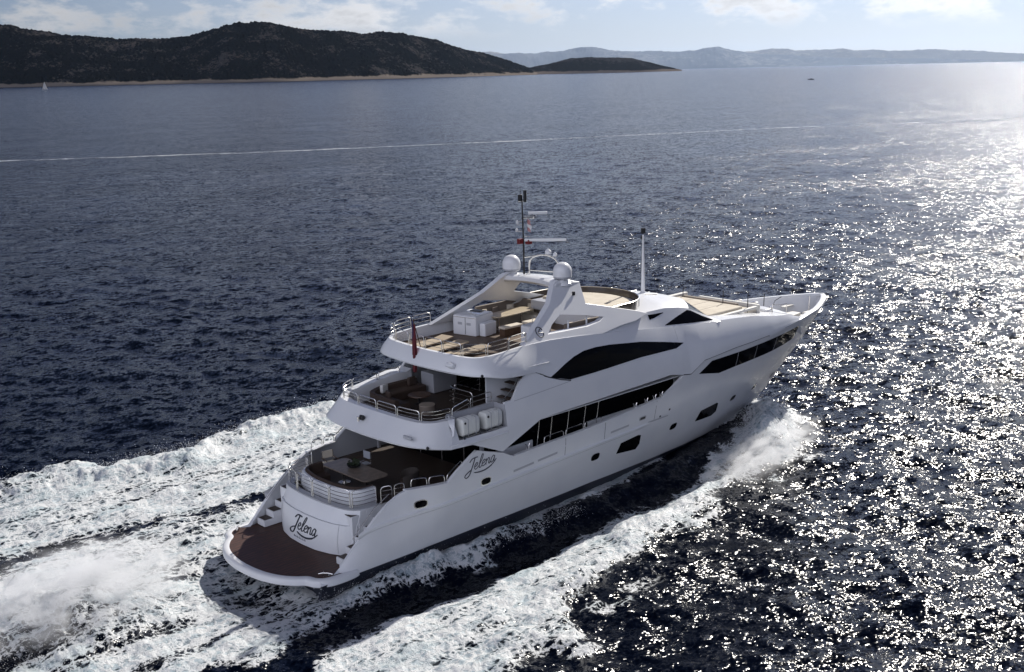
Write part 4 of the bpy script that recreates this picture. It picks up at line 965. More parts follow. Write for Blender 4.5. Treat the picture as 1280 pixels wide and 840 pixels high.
# sunpads in a low coaming
mb = MB(); mb.box(25.9, 29.0, -2.15, 2.15, fz(27.5)+.02, fz(27.5)+.2)
mb.build('bow_sunpad', CREAM, Y, bevel=.08)
mb = MB()
for y in (-1.05, 0, 1.05): mb.box(25.95, 28.95, y-.008, y+.008, fz(27.5)+.197, fz(27.5)+.206)
mb.build('pad_seam', TAUPE, Y)
for s in (-1, 1):
    mb = MB(); mb.box(25.4, 29.9, *sorted((s*2.22, s*2.5)), fz(28), fz(27.5)+(.3 if s > 0 else .1)); mb.build('pad_coaming', DECKW, Y, bevel=.06)
mb = MB(); mb.box(29.1, 29.45, -1.6, 2.1, fz(29.3), 6.42); mb.build('lounge_backrest', TAUPE, Y, bevel=.08)
mb = MB(); mb.box(29.5, 30.5, -2.0, 2.0, 5.75, 6.02); mb.build('lounge_seat', CREAM, Y, bevel=.06)
mb = MB(); mb.box(30.5, 30.8, -2.05, 2.05, 5.6, 6.2); mb.build('lounge_front', DECKW, Y, bevel=.08)
for x, y, h_ in ((28.9, -.9, 1.1), (29.2, -2.3, 1.15), (29.0, 1.9, 1.0), (31.3, -1.9, .7)):
    mb = MB(); mb.tube([(x, y, 6.0), (x+.03, y, 6.0+h_)], .022, 6); mb.build('awning_pole', BLACK, Y)
# anchor gear
for y in (-.55, .55):
    mb = MB(); mb.lathe((32.4, y, 5.48), [(.24, 0), (.22, .06), (.1, .12), (.1, .28), (.2, .34), (.2, .4), (.05, .44)], 16); mb.build('windlass', STEEL, Y)
mb = MB(); mb.box(31.5, 32.1, -1.9, -1.2, 5.55, 5.75); mb.box(31.6, 32.0, .9, 1.5, 5.55, 5.78); mb.build('deck_box', WHITE, Y, bevel=.05)
mb = MB(); mb.tube([(31.7, -2.2, 5.6), (31.7, -2.2, 6.05), (32.4, -2.25, 5.95), (33.1, -2.2, 5.9), (33.1, -2.2, 5.4)], .022, 6); mb.tube([(32.6, -1.4, 5.4), (33.0, -1.5, 6.0), (33.3, -1.7, 6.2)], .025, 6); mb.build('bow_rail', STEEL, Y)
for y in (-1.3, 1.3):
    mb = MB(); mb.lathe((32.9, y, 5.38), [(.09, 0), (.08, .2), (.12, .24), (.1, .28)], 12); mb.build('bollard', STEEL, Y)
mb = MB(); mb.prism([(35.8, -.5), (37.6, -.28), (37.6, .28), (35.8, .5)], 4.2, 4.42); mb.build('anchor_locker', DECKW, Y, bevel=.05)
mb = MB(); mb.box(37.2, 38.2, .6, .9, 4.62, 4.7); mb.box(37.4, 38.0, -.8, -.5, 4.3, 4.5); mb.build('bow_step', DECKW, Y, bevel=.02)
mb = MB(); mb.tube([(38.9, .0, 4.2), (38.95, 0, 5.2)], .03, 8); mb.build('jack_staff', STEEL, Y)

# ------------------------------------------------------------------ numeric noise
def _h(ix, iy, seed):
    n = (ix.astype(np.int64)*374761393 + iy.astype(np.int64)*668265263 + seed*1442695041) & 0xffffffff
    n = ((n ^ (n >> 13))*1274126177) & 0xffffffff
    return ((n ^ (n >> 16)) & 0xffff)/65535.0
def vnoise(x, y, seed=0):
    ix, iy = np.floor(x), np.floor(y); fx, fy = x-ix, y-iy
    fx = fx*fx*fx*(fx*(fx*6-15)+10); fy = fy*fy*fy*(fy*(fy*6-15)+10)
    a, b_, c, d = _h(ix, iy, seed), _h(ix+1, iy, seed), _h(ix, iy+1, seed), _h(ix+1, iy+1, seed)
    return (a*(1-fx)+b_*fx)*(1-fy)+(c*(1-fx)+d*fx)*fy
def fbm(x, y, oct=4, seed=0, g=.5):
    v = 0; a = 1; t = 0
    for i in range(oct):
        v = v+a*vnoise(x*2**i+i*17.3, y*2**i-i*9.1, seed+i); t += a; a *= g
    return v/t
def sst(v, a, c): t = np.clip((v-a)/(c-a), 0, 1); return t*t*(3-2*t)

# ------------------------------------------------------------------ the sea, one sheet out past the horizon
SEA = -0.40
C0 = np.array([CAM.x, CAM.y])
def cols():
    fine = np.radians(np.linspace(46.8-31, 46.8+31, 1240)); rest = np.radians(np.linspace(46.8+31, 46.8-31+360, 90))[1:-1]
    return np.concatenate([fine, rest])
th = cols()
rad = [6., 12., 18.]; r = 22.
while r < 72000:
    rad.append(r)
    r *= 1.0035 if r < 110 else (1.0060 if r < 260 else (1.010 if r < 700 else 1.05))
rad = np.array(rad); nT, nR = len(th), len(rad)
X = C0[0]+rad[:, None]*np.cos(th)[None]; Yg = C0[1]+rad[:, None]*np.sin(th)[None]
Z = np.zeros_like(X)
sp_ = np.maximum(rad*.00087, np.gradient(rad))[:, None]*np.ones_like(X)
rs = np.random.default_rng(7)
K = 64
for k in range(K):
    lam = 0.5*(9/0.5)**(k/(K-1)); a = R_(200)+rs.normal()*.8
    s = .155*math.sqrt(2/K)*(1.0 if lam < 3.5 else .5); amp = s*lam/(2*math.pi)
    w = sst(lam/sp_, 2.2, 4.5); nr = int((w.max(axis=1) > 0).sum())
    kk = 2*math.pi/lam; ph = kk*(X[:nr]*math.cos(a)+Yg[:nr]*math.sin(a))+rs.uniform(0, 6.28)
    Z[:nr] += w[:nr]*amp*np.cos(ph)
# patchy gusts
gn = int((rad < 900).sum())
Z[:gn] *= .65+.7*fbm(X[:gn]/22, Yg[:gn]/22, 3, 5)
# --- foam fields, written in metres astern and abeam of the yacht
def F(tab, x): return np.interp(x, [t[0] for t in tab], [t[1] for t in tab])
nf = int((rad < 118).sum()); x, y = X[:nf], Yg[:nf]
wx = x+(fbm(x/3.0, y/3.0, 4, 11)-.5)*3.2; wy = y+(fbm(x/2.6, y/2.6, 5, 23)-.5)*3.0
P_HI = [(-60, 24), (-15, 19.6), (-3, 18.6), (2, 17.0), (6, 16.8), (10.7, 17.9), (14.6, 18.2), (18, 17), (24, 11), (29, 6.0), (33, 2.4), (34.5, .0)]
P_LO = [(-60, 13), (-15, 9.7), (-6, 9.6), (0, 9.1), (5, 8.0), (12, 6.9), (25, 4.0), (33, 1.0), (34.5, .0)]
W_HI = [(-60, 12), (-15, 8.5), (-7, 8.2), (-3, 8.2), (0, 8.2), (4, 7.4), (8, 6.0), (16, 4.7), (30, 3.0), (33, 1)]
W_LO = [(-60, -8), (-15, -6.2), (-4.5, -5.4), (-2, -5.0), (1.6, -4.7), (5.7, -4.75), (9.7, -4.3), (14, -3.6), (18, -2.9), (24, -1.6), (27, -1.0), (34, -.5)]
S_IN = [(-60, -11), (-15, -8), (-4, -6.9), (1, -6.5), (6, -6.7), (11, -6.3), (15, -5.7), (20, -4.9), (26, -3.6), (30, -2.4), (34.5, 0)]
S_OUT = [(-60, -26), (-15, -17.5), (2, -13), (4.7, -12.4), (6, -10.7), (8, -10.4), (11.6, -9.2), (14, -8.4), (17, -8.5), (20, -7.4), (24, -7.0), (27, -7.2), (30, -6.2), (32, -4.0), (34.5, -.1)]
def bandm(lo, hi, s1, s2, xx=wx, yy=wy): return sst(yy-F(lo, xx), -s1, s1)*sst(F(hi, xx)-yy, -s2, s2)
fade = sst(-x, -34.5, -33.2)
mp_ = bandm(P_LO, P_HI, .9, .5)*fade
mw = bandm(W_LO, W_HI, .5, .8)*fade
ms = bandm(S_OUT, S_IN, .7, .45)*fade
streak = fbm((x*.99+y*.12)/8.0, (y*.99-x*.12)/.9, 5, 31)
big = fbm(x/4.5, y/4.5, 3, 41)
foam = np.maximum.reduce([mp_*(.78+.85*(streak-.5)), mw*(.74+1.1*(streak-.5)), ms*(.80+.9*(streak-.5))])
# thin spots in the wash: the darker troughs astern and loose patches along the outer edge
tr = np.exp(-((wy-F([(-60, -1), (-15, -.4), (-6, -.6), (-1, -1.2), (3, -2)], wx))/1.1)**2)*sst(-wx, 1, 4)
foam -= .30*tr*(.5+big)
und = sst(-x, -2.2, -.8)*0
foam *= 1-.55*np.exp(-(((x+.6)/1.3)**2+((y+1.0)/3.0)**2))
edge = ms*sst(F(S_IN, wx)-wy, 0, 1.2); foam -= .25*ms*sst(wy-F(S_OUT, wx), 3.2, 0)*(big > .5)
loose = sst(fbm(x/1.6, y/1.6, 4, 53), .60, .72)*sst(y-F(S_OUT, x), -2.6, 0)*sst(F(S_OUT, x)-y, -.2, .6)
foam = np.maximum(foam, .55*loose*sst(-x, -31, -29))
foam = np.clip(foam, 0, 1)
# foam relief
lump = fbm(x/1.1, y/1.1, 5, 61, .55); rid = 1-np.abs(2*fbm(x/2.3, y/1.7, 4, 71)-1)
relief = foam*(.30*(lump-.35)+.20*(rid-.6)+.14*(fbm(x/.35, y/.35, 3, 91)-.5))
hullside = np.exp(-((np.abs(y)-F([(-5, 3.3), (2, 3.55), (12, 3.6), (20, 3.35), (27, 2.3), (33, .5)], x)-.35)/.55)**2)*sst(x, .5, 3)*sst(-x, -33.5, -30)
relief += hullside*(.18+.45*sst(-x, -14, -3)*lump+.2*lump)
# breaking ridge along the outer edges, bow wave crest, hollow along the sides, hump astern
relief += .55*mp_*np.exp(-((F(P_HI, wx)-wy-1.1)/1.1)**2)*(.4+.9*lump)
relief += .25*ms*np.exp(-((wy-F(S_OUT, wx)-1.2)/1.0)**2)*(.4+lump)
for sgn in (-1, 1):
    cx = np.exp(-((x-29.3)/2.6)**2)*np.exp(-((sgn*y-F([(24, 6.2), (27, 4.6), (30, 3.1), (33, 1.2)], x))/1.15)**2)
    relief += 1.2*cx*(.6+.9*lump); foam = np.maximum(foam, np.clip(cx*1.6, 0, 1)*(.7+.3*lump))
relief -= .45*np.exp(-((np.abs(y)-5.6)/1.1)**2)*sst(x, 0, 6)*sst(-x, -28, -22)
hump = np.exp(-((x+7.0)/3.2)**2)*np.exp(-((y-1.8)/3.0)**2)
relief += hump*(.9+1.0*(lump-.4)); relief -= .35*np.exp(-((x+1.0)/1.8)**2)*np.exp(-(y/2.6)**2)
relief += .5*np.exp(-((x+10)/6)**2)*np.exp(-((y-6.6)/1.0)**2)*(.3+lump)
damp = 1-.55*np.clip(foam*1.3, 0, 1)
Z[:nf] = Z[:nf]*damp+relief
# keep the surface below the swim platform and outside the hull
ins_ = (np.abs(y) < 4.0) & (x > -.5) & (x < 5); Z[:nf][ins_] = np.minimum(Z[:nf][ins_], .45)
ins_ = (np.abs(y) < 3.2) & (x > .0) & (x < 30); Z[:nf][ins_] = np.minimum(Z[:nf][ins_], .1)
FO = np.zeros_like(X); FO[:nf] = foam
# old wake line of another boat, far off
wl = [(72, 276), (85.2, 266), (139, 232), (206, 204), (298, 174), (355, 143), (420, 112)]
nl = (rad > 200) & (rad < 520); yl = F(wl, X[nl]); dperp = np.abs(Yg[nl]-yl)*.87
FO[nl] = np.maximum(FO[nl], np.exp(-(dperp/1.9)**2)*(.02+.85*fbm(X[nl]/16, Yg[nl]/16, 5, 81, .6))*np.interp(X[nl], [60, 250, 330], [1, .85, .6]))
Z += SEA
co = np.stack([X, Yg, Z], -1).reshape(-1, 3)
co = np.vstack([[C0[0], C0[1], SEA], co])
i = np.arange(nR-1)[:, None]*nT; j = np.arange(nT)[None]; jn = (j+1) % nT
q = np.stack([i+j, i+nT+j, i+nT+jn, i+jn], -1).reshape(-1, 4)+1
fan = np.stack([np.zeros(nT, int), 1+np.arange(nT), 1+(np.arange(nT)+1) % nT], -1)
nq, nfn = len(q), len(fan)
me = bpy.data.meshes.new('sea'); me.vertices.add(len(co)); me.vertices.foreach_set('co', co.astype(np.float32).ravel())
me.loops.add(nq*4+nfn*3); me.loops.foreach_set('vertex_index', np.concatenate([q.ravel(), fan.ravel()]).astype(np.int32))
me.polygons.add(nq+nfn)
me.polygons.foreach_set('loop_start', np.concatenate([np.arange(nq)*4, nq*4+np.arange(nfn)*3]).astype(np.int32))
me.polygons.foreach_set('use_smooth', np.ones(nq+nfn, bool))
me.update(calc_edges=True)
at = me.attributes.new('foam', 'FLOAT', 'POINT'); at.data.foreach_set('value', np.concatenate([[0], FO.ravel()]).astype(np.float32))
sea = bpy.data.objects.new('sea', me); COL.objects.link(sea); tag(sea, kind='structure')

m = bpy.data.materials.new('sea_water'); m.use_nodes = True; t = m.node_tree; t.nodes.clear()
o_ = N(t, 'ShaderNodeOutputMaterial'); geo = t.nodes.new('ShaderNodeNewGeometry')
def vnz(scale, stretch, detail=2.0, rough=.55, off=(0, 0, 0)):
    mpn = N(t, 'ShaderNodeMapping'); mpn.inputs['Scale'].default_value = (scale, scale*stretch, scale); mpn.inputs['Rotation'].default_value = (0, 0, R_(25)); mpn.inputs['Location'].default_value = off
    t.links.new(geo.outputs['Position'], mpn.inputs[0]); n = N(t, 'ShaderNodeTexNoise', Scale=1.0, Detail=detail, Roughness=rough); t.links.new(mpn.outputs[0], n.inputs['Vector']); return n
def VM(op, a, c=None, s=None):
    n = t.nodes.new('ShaderNodeVectorMath'); n.operation = op
    for ii, v in enumerate((a, c)):
        if v is None: continue
        if isinstance(v, tuple): n.inputs[ii].default_value = v
        else: t.links.new(v, n.inputs[ii])
    if s is not None:
        if isinstance(s, (int, float)): n.inputs['Scale'].default_value = s
        else: t.links.new(s, n.inputs['Scale'])
    return n.outputs[0]
# ripple slopes added straight to the surface normal (three sizes of wavelet)
gust = vnz(.03, 1.6, 3.0); gf = MR(t, gust.outputs['Fac'], .35, .65, .75, 1.25)
acc = None
for sc, stv, am, dt in ((.35, 1.5, .5, 1.5), (1.7, 1.3, 1.25, 2.0), (6.0, 1.2, 1.35, 2.0)):
    n = vnz(sc, stv, dt, off=(sc*3, 1.7, 0)); v = VM('SCALE', VM('SUBTRACT', n.outputs['Color'], (.5, .5, .5)), s=am); acc = v if acc is None else VM('ADD', acc, v)
acc = VM('SCALE', acc, s=gf); acc = VM('MULTIPLY', acc, (1, 1, 0))
nrm = VM('NORMALIZE', VM('ADD', geo.outputs['Normal'], acc))
water = N(t, 'ShaderNodeBsdfPrincipled'); water.inputs['Base Color'].default_value = (.0008, .0024, .008, 1); water.inputs['Roughness'].default_value = .17; water.inputs['IOR'].default_value = 1.2; water.inputs['Specular IOR Level'].default_value = .5
t.links.new(nrm, water.inputs['Normal'])
fa = N(t, 'ShaderNodeAttribute', _attribute_name='foam')
f1 = vnz(1.3, 1.0, 8.0, .68); f2 = vnz(5.0, 1.0, 5.0, .6, (4, 4, 0)); f3 = vnz(.45, 1.8, 3.0)
nz = M(t, 'ADD', M(t, 'MULTIPLY', f1.outputs['Fac'], .65), M(t, 'MULTIPLY', f2.outputs['Fac'], .35))
vo = N(t, 'ShaderNodeTexVoronoi', _feature='DISTANCE_TO_EDGE', Scale=2.6); wv = VM('ADD', geo.outputs['Position'], VM('SCALE', f1.outputs['Color'], s=1.3)); t.links.new(wv, vo.inputs['Vector'])
lace = MR(t, vo.outputs['Distance'], .0, .22, .13, -.07)
mpk = N(t, 'ShaderNodeMapping'); mpk.inputs['Scale'].default_value = (.32, 2.3, 1); mpk.inputs['Rotation'].default_value = (0, 0, R_(-4)); t.links.new(geo.outputs['Position'], mpk.inputs[0])
fk = N(t, 'ShaderNodeTexNoise', Scale=1.0, Detail=6.0, Roughness=.65, Distortion=.6); t.links.new(mpk.outputs[0], fk.inputs['Vector'])
nz = M(t, 'ADD', M(t, 'ADD', M(t, 'SUBTRACT', nz, .5), lace), M(t, 'MULTIPLY', M(t, 'SUBTRACT', fk.outputs['Fac'], .5), .8))
ff = M(t, 'ADD', M(t, 'MULTIPLY', fa.outputs['Fac'], 1.0), M(t, 'MULTIPLY', nz, 1.9))
ff = MR(t, ff, .34, .66)
ff = M(t, 'MULTIPLY', ff, MR(t, fa.outputs['Fac'], .02, .22))
foamb = N(t, 'ShaderNodeBsdfPrincipled', Roughness=.55)
cr = t.nodes.new('ShaderNodeMix'); cr.data_type = 'RGBA'; cr.inputs[6].default_value = (.34, .41, .46, 1); cr.inputs[7].default_value = (.66, .68, .70, 1)
t.links.new(MR(t, nz, -.12, .10), cr.inputs[0]); aer = t.nodes.new('ShaderNodeMix'); aer.data_type = 'RGBA'; aer.inputs[7].default_value = (.30, .42, .47, 1); t.links.new(cr.outputs[2], aer.inputs[6])
t.links.new(M(t, 'MULTIPLY', MR(t, f3.outputs['Fac'], .50, .66), .38), aer.inputs[0]); t.links.new(aer.outputs[2], foamb.inputs['Base Color'])
bmp = N(t, 'ShaderNodeBump', Strength=.8, Distance=.12); t.links.new(nz, bmp.inputs['Height']); t.links.new(bmp.outputs[0], foamb.inputs['Normal'])
ms_ = t.nodes.new('ShaderNodeMixShader'); t.links.new(ff, ms_.inputs[0]); t.links.new(water.outputs[0], ms_.inputs[1]); t.links.new(foamb.outputs[0], ms_.inputs[2]); t.links.new(ms_.outputs[0], o_.inputs[0])
me.materials.append(m)

# ------------------------------------------------------------------ spray thrown up at the bow and astern
def droplets(name, gen, n, seed, m, rmin, rmax):
    rg = np.random.default_rng(seed); p = gen(rg, n); rr = rmin+(rmax-rmin)*rg.random(len(p))**3
    tet = np.array([[1, 1, 1], [1, -1, -1], [-1, 1, -1], [-1, -1, 1]])*.6; a = rg.random(len(p))*6.28
    ca, sa = np.cos(a), np.sin(a); T = np.stack([tet[None, :, 0]*ca[:, None]-tet[None, :, 1]*sa[:, None], tet[None, :, 0]*sa[:, None]+tet[None, :, 1]*ca[:, None], np.repeat(tet[None, :, 2], len(p), 0)], -1)
    V = (p[:, None]+T*rr[:, None, None]).reshape(-1, 3); Fc = (np.array([[0, 1, 2], [0, 3, 1], [0, 2, 3], [1, 3, 2]])[None]+4*np.arange(len(p))[:, None, None]).reshape(-1, 3)
    me = bpy.data.meshes.new(name); me.vertices.add(len(V)); me.vertices.foreach_set('co', V.astype(np.float32).ravel()); me.loops.add(Fc.size); me.loops.foreach_set('vertex_index', Fc.astype(np.int32).ravel())
    me.polygons.add(len(Fc)); me.polygons.foreach_set('loop_start', (np.arange(len(Fc))*3).astype(np.int32)); me.update(calc_edges=True); me.materials.append(m)
    return bpy.data.objects.new(name, me)
FOAMD = mat('spray_white', (.85, .87, .9), .5)
def g_bow(rg, n):
    x = rg.normal(29.0, 1.9, n); s = np.where(rg.random(n) < .85, -1, 1); yc = np.interp(x, [24, 27, 30, 33], [6.2, 4.6, 3.0, 1.1]); y = s*(yc+rg.normal(0, .7, n)); z = SEA+.3+np.abs(rg.normal(0, .5, n))*np.exp(-((x-29.3)/2.5)**2)+.1
    return np.stack([x, y, z], -1)
def g_edge(rg, n):
    x = rg.uniform(-12, 24, n); y = F(P_HI, x)-rg.random(n)**1.5*2.6+.15; z = SEA+.25+rg.exponential(.14, n); return np.stack([x, y, z], -1)
def g_side(rg, n):
    x = rg.uniform(0, 14, n); y = -(np.interp(x, [0, 12, 20, 26], [3.7, 3.9, 3.6, 2.6])+np.abs(rg.normal(.2, .45, n))); z = SEA+.15+rg.exponential(.16, n)*np.interp(x, [0, 8, 26], [1.7, 1, .5]); return np.stack([x, y, z], -1)
def g_stern(rg, n):
    x = -2.5-rg.gamma(2.2, 2.0, n); y = rg.normal(1.2, 2.2, n); z = SEA+.35+rg.exponential(.38, n)*np.exp(-((x+7)/4)**2)+.9*np.exp(-((x+7)/3.2)**2)*np.exp(-((y-1.8)/3)**2); return np.stack([x, y, z], -1)
sp1 = droplets('spray', lambda rg, n: np.vstack([g_bow(rg, 14000), g_edge(rg, 14000), g_side(rg, 3500), g_stern(rg, 12000)]), 0, 3, FOAMD, .006, .026)
COL.objects.link(sp1); tag(sp1, kind='stuff')
def mist(name, rows_fn, dens, scale, seed):
    mb = MB(); rows_fn(mb); m = bpy.data.materials.new(name); m.use_nodes = True; t = m.node_tree; t.nodes.clear()
    o_ = N(t, 'ShaderNodeOutputMaterial'); v = N(t, 'ShaderNodeVolumePrincipled'); v.inputs['Color'].default_value = (.95, .96, .98, 1); v.inputs['Anisotropy'].default_value = .3
    tcn = t.nodes.new('ShaderNodeTexCoord'); n = N(t, 'ShaderNodeTexNoise', Scale=scale, Detail=5.0, Roughness=.62); mpn = N(t, 'ShaderNodeMapping'); mpn.inputs['Location'].default_value = (seed, 0, 0)
    t.links.new(tcn.outputs['Object'], mpn.inputs[0]); t.links.new(mpn.outputs[0], n.inputs['Vector'])
    # thins out towards the shell: object space is the unit ball
    ln = N(t, 'ShaderNodeVectorMath', _operation='LENGTH'); t.links.new(tcn.outputs['Object'], ln.inputs[0])
    fl = MR(t, ln.outputs['Value'], .25, 1.0, 1.0, 0.0)
    d = M(t, 'MULTIPLY', M(t, 'MULTIPLY', MR(t, n.outputs['Fac'], .44, .62), fl), dens); t.links.new(d, v.inputs['Density']); t.links.new(v.outputs[0], o_.inputs['Volume'])
    o = mb.build(name, m, None); tag(o, kind='stuff'); return o
def ball(mb): mb.lathe((0, 0, 0), [(math.sin(a), -math.cos(a)) for a in np.linspace(.03, math.pi-.03, 14)], 24)
def haz(name, loc, sc, rz, dens, scale, seed, tilt=0):
    o = mist(name, ball, dens, scale, seed); o.location = loc; o.scale = sc; o.rotation_euler = (0, tilt, rz); return o
haz('spray_mist', (26.4, -5.7, SEA+.30), (6.8, 2.1, .95), R_(12), 2.6, 3.6, 1)
haz('spray_mist', (-6.6, 2.0, SEA+.9), (5.4, 3.4, 1.9), R_(8), 2.4, 3.2, 5)

# ------------------------------------------------------------------ islands and mountains
def cam_pol(az, d): return CAM.x+d*np.cos(np.radians(az)), CAM.y+d*np.sin(np.radians(az))
def terrain(name, prof, shore, depth, m, n_az, n_d, rough, rs_, back=1.0):
    """ridge at 45% of the depth; prof = (azimuth, crest height)"""
    az = np.linspace(min(p[0] for p in prof), max(p[0] for p in prof), n_az)
    P = sorted(prof); hc = np.interp(az, [p[0] for p in P], [p[1] for p in P])
    Sx = sorted(shore); ds = np.interp(az, [p[0] for p in Sx], [p[1] for p in Sx]); kw = max(3, n_az//6)|1; ds = np.convolve(np.pad(ds, kw//2, mode='edge'), np.ones(kw)/kw, 'valid')
    u = np.linspace(0, 1, n_d)[:, None]
    shape = np.where(u < .45, np.sin(u/.45*math.pi/2)**.9, np.cos((u-.45)/.55*math.pi/2)**1.2)
    arc = np.radians(az)*ds.mean()
    w = fbm(arc[None]/(depth*.35)+u*1.3, u*3.0+0*arc[None], 3, rs_)-.5
    D = ds[None]+depth*u+(fbm(arc/(depth*.25), arc*0, 3, rs_+3)[None]-.5)*depth*.12
    x, y = cam_pol(az[None], D)
    edge = sst(az, az[0], az[0]+.8)*sst(-az, -az[-1], -az[-1]+.8) if name != 'x' else 1
    rel = (fbm(x/(depth*.16), y/(depth*.16), 6, rs_+7, .55)-.5)
    z = hc[None]*shape*(1+.0*w) + rel*rough*np.clip(shape, 0, 1)*np.clip(hc[None]/hc.max(), .25, 1)*np.sin(np.clip(u/.95, 0, 1)*math.pi)**.6*.8
    gul = 1-np.abs(2*fbm(arc[None]/(depth*.2)+0*u, u*1.2+0*arc[None], 4, rs_+9)-1); z -= gul*rough*.55*np.sin(np.clip(u/.45, 0, 1)*math.pi)
    z += (vnoise(x/11, y/11, rs_+5)-.4)*rough*.12*(u > .02)
    z = np.where(u <= .004, -3, np.maximum(z, 2+2*vnoise(x/60, y/60, rs_)))
    z[-1] = -5
    co = np.stack([x, y, z+SEA], -1).reshape(-1, 3)
    i = np.arange(n_d-1)[:, None]*n_az; j = np.arange(n_az-1)[None]; q = np.stack([i+j, i+j+1, i+n_az+j+1, i+n_az+j], -1).reshape(-1, 4)
    me = bpy.data.meshes.new(name); me.from_pydata(co.tolist(), [], q.tolist()); me.polygons.foreach_set('use_smooth', [True]*len(me.polygons)); me.materials.append(m)
    o = bpy.data.objects.new(name, me); COL.objects.link(o); tag(o, kind='structure'); return o
SHORE = [(76.37, 6700), (70.14, 6300), (65.04, 6000), (59.61, 5700), (52.00, 6000), (46.15, 7400), (44.20, 8000), (38.39, 8600)]
HILL = [(79.0, 320), (76.15, 326), (73.11, 333), (69.93, 315), (68.28, 294), (66.59, 273), (65.23, 238), (64.18, 236), (63.11, 239), (61.83, 260), (60.90, 286), (59.42, 303), (58.31, 306), (56.46, 286), (54.21, 260), (51.92, 240), (49.62, 205), (47.69, 140), (46.53, 92), (45.95, 63), (45.3, 6)]
HEAD = [(48.3, 6), (46.54, 18), (45.95, 42), (44.58, 79), (43.61, 114), (42.64, 120), (40.70, 107), (39.74, 68), (39.16, 42), (38.3, 6)]
FAR1 = [(50.00, 396), (48.08, 674), (47.30, 799), (46.52, 833), (45.35, 792), (44.19, 924), (42.63, 1012), (41.86, 877), (39.93, 752), (38.21, 749), (36.70, 950), (35.75, 729), (34.63, 567), (32.77, 428), (30.95, 321), (27.40, 211), (22.67, 12)]
FAR2 = [(53.00, 325), (49.64, 822), (47.69, 1062), (46.52, 874), (44.00, 748), (40.00, 748), (35.19, 797), (34.08, 923), (32.78, 792), (30.78, 776), (28.82, 626), (27.07, 691), (25.53, 590), (24.35, 464), (23.02, 373), (20.77, 327), (15.00, 20)]
def land(name, c1, c2, c3, sc, shore=True):
    m = bpy.data.materials.new(name); m.use_nodes = True; t = m.node_tree; p = t.nodes['Principled BSDF']; p.inputs['Roughness'].default_value = .9; p.inputs['Specular IOR Level'].default_value = .0
    g = t.nodes.new('ShaderNodeNewGeometry'); n = N(t, 'ShaderNodeTexNoise', Scale=1/sc, Detail=8.0, Roughness=.7); t.links.new(g.outputs['Position'], n.inputs['Vector'])
    n2 = N(t, 'ShaderNodeTexNoise', Scale=1/(sc*9), Detail=4.0); t.links.new(g.outputs['Position'], n2.inputs['Vector'])
    x = t.nodes.new('ShaderNodeMix'); x.data_type = 'RGBA'; x.inputs[6].default_value = (*c1, 1); x.inputs[7].default_value = (*c2, 1)
    v = M(t, 'ADD', M(t, 'MULTIPLY', n.outputs['Fac'], .55), M(t, 'MULTIPLY', n2.outputs['Fac'], .45)); t.links.new(MR(t, v, .52, .60), x.inputs[0])
    s = t.nodes.new('ShaderNodeSeparateXYZ'); t.links.new(g.outputs['Position'], s.inputs[0])
    y = t.nodes.new('ShaderNodeMix'); y.data_type = 'RGBA'; y.inputs[7].default_value = (*c3, 1); t.links.new(x.outputs[2], y.inputs[6])
    if shore:
        hh = M(t, 'SUBTRACT', s.outputs[2], M(t, 'ADD', M(t, 'MULTIPLY', n2.outputs['Fac'], 34), M(t, 'MULTIPLY', n.outputs['Fac'], 16))); t.links.new(MR(t, hh, -6, -13), y.inputs[0])
    else: y.inputs[0].default_value = 0
    t.links.new(y.outputs[2], p.inputs['Base Color']); return m
LM = land('scrub_hillside', (.002, .002, .002), (.042, .038, .038), (.17, .145, .125), 20)
terrain('island_hills', HILL, SHORE, 1900, LM, 1300, 170, 120, 3)
terrain('headland_hills', HEAD, [(49, 8300), (38, 8800)], 900, land('far_scrub', (.006, .006, .006), (.03, .028, .03), (.12, .10, .09), 30), 300, 40, 26, 8)
terrain('distant_mountains', FAR1, [(60, 49000), (10, 51000)], 6000, land('hazed_far_hills', (.18, .20, .23), (.26, .27, .29), (.2, .2, .2), 300, False), 500, 30, 300, 15)  # some blue of distance haze is mixed into the pale rock colour
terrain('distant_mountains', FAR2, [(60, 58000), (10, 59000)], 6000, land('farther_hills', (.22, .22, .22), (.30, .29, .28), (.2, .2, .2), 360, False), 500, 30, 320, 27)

# ------------------------------------------------------------------ two far boats
sb = empty('sailboat', (1245, 3150, SEA), 'small white sailing boat under two sails off the dark island shore', 'sailboat', rz=R_(-5))
mb = MB(); rows = []
for x in np.linspace(-7, 7.6, 14):
    w = 2.0*(1-max(0, (x/7.6))**2.2)*(.75+.25*min(1, (x+7)/4)); rows.append([(x, -w, 1.3), (x, -w*.8, .3), (x, 0, -.4), (x, w*.8, .3), (x, w, 1.3)])
mb.grid(rows); mb.grid([[r_[0], r_[-1]] for r_ in rows]); mb.build('hull', WHITE, sb)
mb = MB(); mb.tube([(.8, 0, 1), (.8, 0, 22)], .12, 8); mb.build('mast', STEEL, sb)
SAIL = mat('sail_cloth', (.8, .79, .76), .7)
def sail(pts, bow_):
    mb = MB(); a, c, d = map(Vector, pts); rows = []
    for i in range(9):
        u = i/8; p, q = a.lerp(c, u), d.lerp(c, u); rows.append([p.lerp(q, v)+Vector((0, bow_*math.sin(math.pi*v)*(1-u), 0)) for v in np.linspace(0, 1, 7)])
    mb.grid(rows); return mb
sail([(.6, 0, 2.2), (.7, 0, 21.5), (-6.3, 1.2, 2.3)], .9).build('mainsail', SAIL, sb, solid=.05)
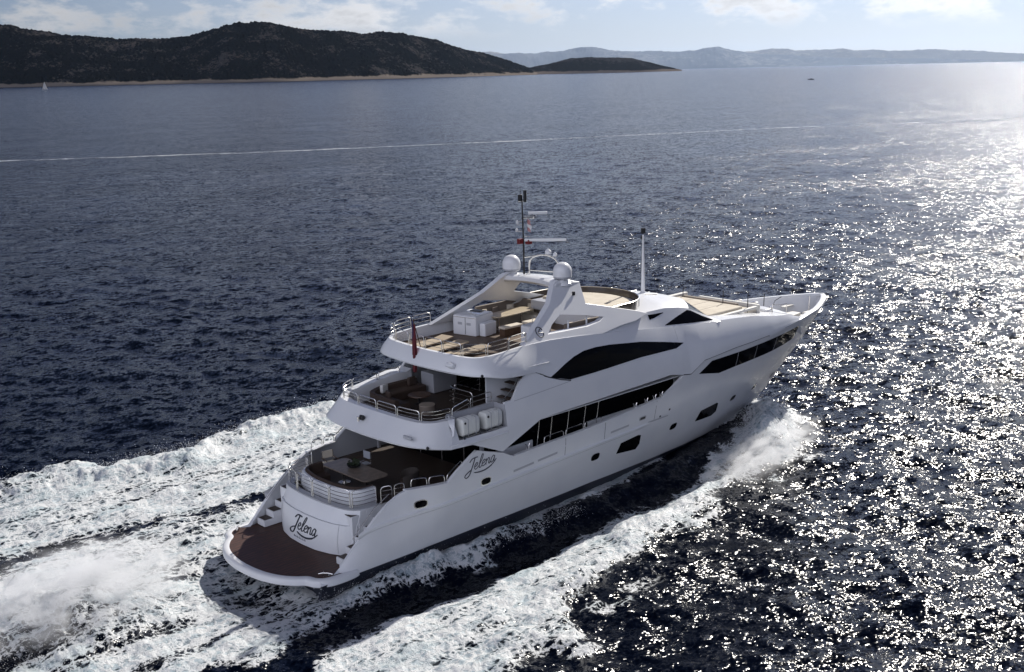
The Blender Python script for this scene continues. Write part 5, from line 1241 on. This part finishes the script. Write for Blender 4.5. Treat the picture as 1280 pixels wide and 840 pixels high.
sail([(7.2, 0, 1.6), (1.0, 0, 20.0), (.2, 1.4, 2.0)], 1.0).build('foresail', SAIL, sb, solid=.05)
mb = MB(); mb.box(-3.5, 2.5, -1.0, 1.0, 1.3, 1.9); mb.build('cabin', WHITE, sb, bevel=.1)
mbt = empty('motorboat', (1405, 862, SEA), 'tiny dark motorboat alone on the bright open water far to the right', 'motorboat', rz=R_(-50))
mb = MB(); rows = []
for x in np.linspace(-4, 4.6, 12):
    w = 1.35*(1-max(0, (x/4.6))**2.4); rows.append([(x, -w, 1.0+.1*max(0, x)), (x, -w*.8, .2), (x, 0, -.3), (x, w*.8, .2), (x, w, 1.0+.1*max(0, x))])
mb.grid(rows); mb.grid([[r_[0], r_[-1]] for r_ in rows]); mb.build('hull', mat('dark_blue_hull', (.03, .04, .07), .35), mbt)
mb = MB(); mb.add([(-.5, -.9, .9), (1.6, -.8, .9), (1.0, -.7, 2.1), (-.4, -.8, 2.2), (-.5, .9, .9), (1.6, .8, .9), (1.0, .7, 2.1), (-.4, .8, 2.2)], [(0, 1, 2, 3), (7, 6, 5, 4), (0, 4, 5, 1), (1, 5, 6, 2), (2, 6, 7, 3), (3, 7, 4, 0)]); mb.build('cabin', mat('grey_cabin', (.12, .13, .15), .4), mbt, bevel=.05)
mb = MB(); mb.box(-4.3, -3.8, -.3, .3, .2, 1.4); mb.build('outboard_motor', BLACK, mbt, bevel=.05)

# ------------------------------------------------------------------ sea haze
hz = bpy.data.materials.new('haze_air'); hz.use_nodes = True; t = hz.node_tree; t.nodes.clear()
o_ = N(t, 'ShaderNodeOutputMaterial'); v = N(t, 'ShaderNodeVolumePrincipled'); v.inputs['Color'].default_value = (.52, .70, 1.0, 1); v.inputs['Density'].default_value = HAZE; v.inputs['Anisotropy'].default_value = .6
t.links.new(v.outputs[0], o_.inputs['Volume'])
if HAZE > 0:
    mb = MB(); mb.box(-75000, 75000, -75000, 75000, -8, 1500); o = mb.build('haze', hz, None, smooth=False); tag(o, kind='stuff')
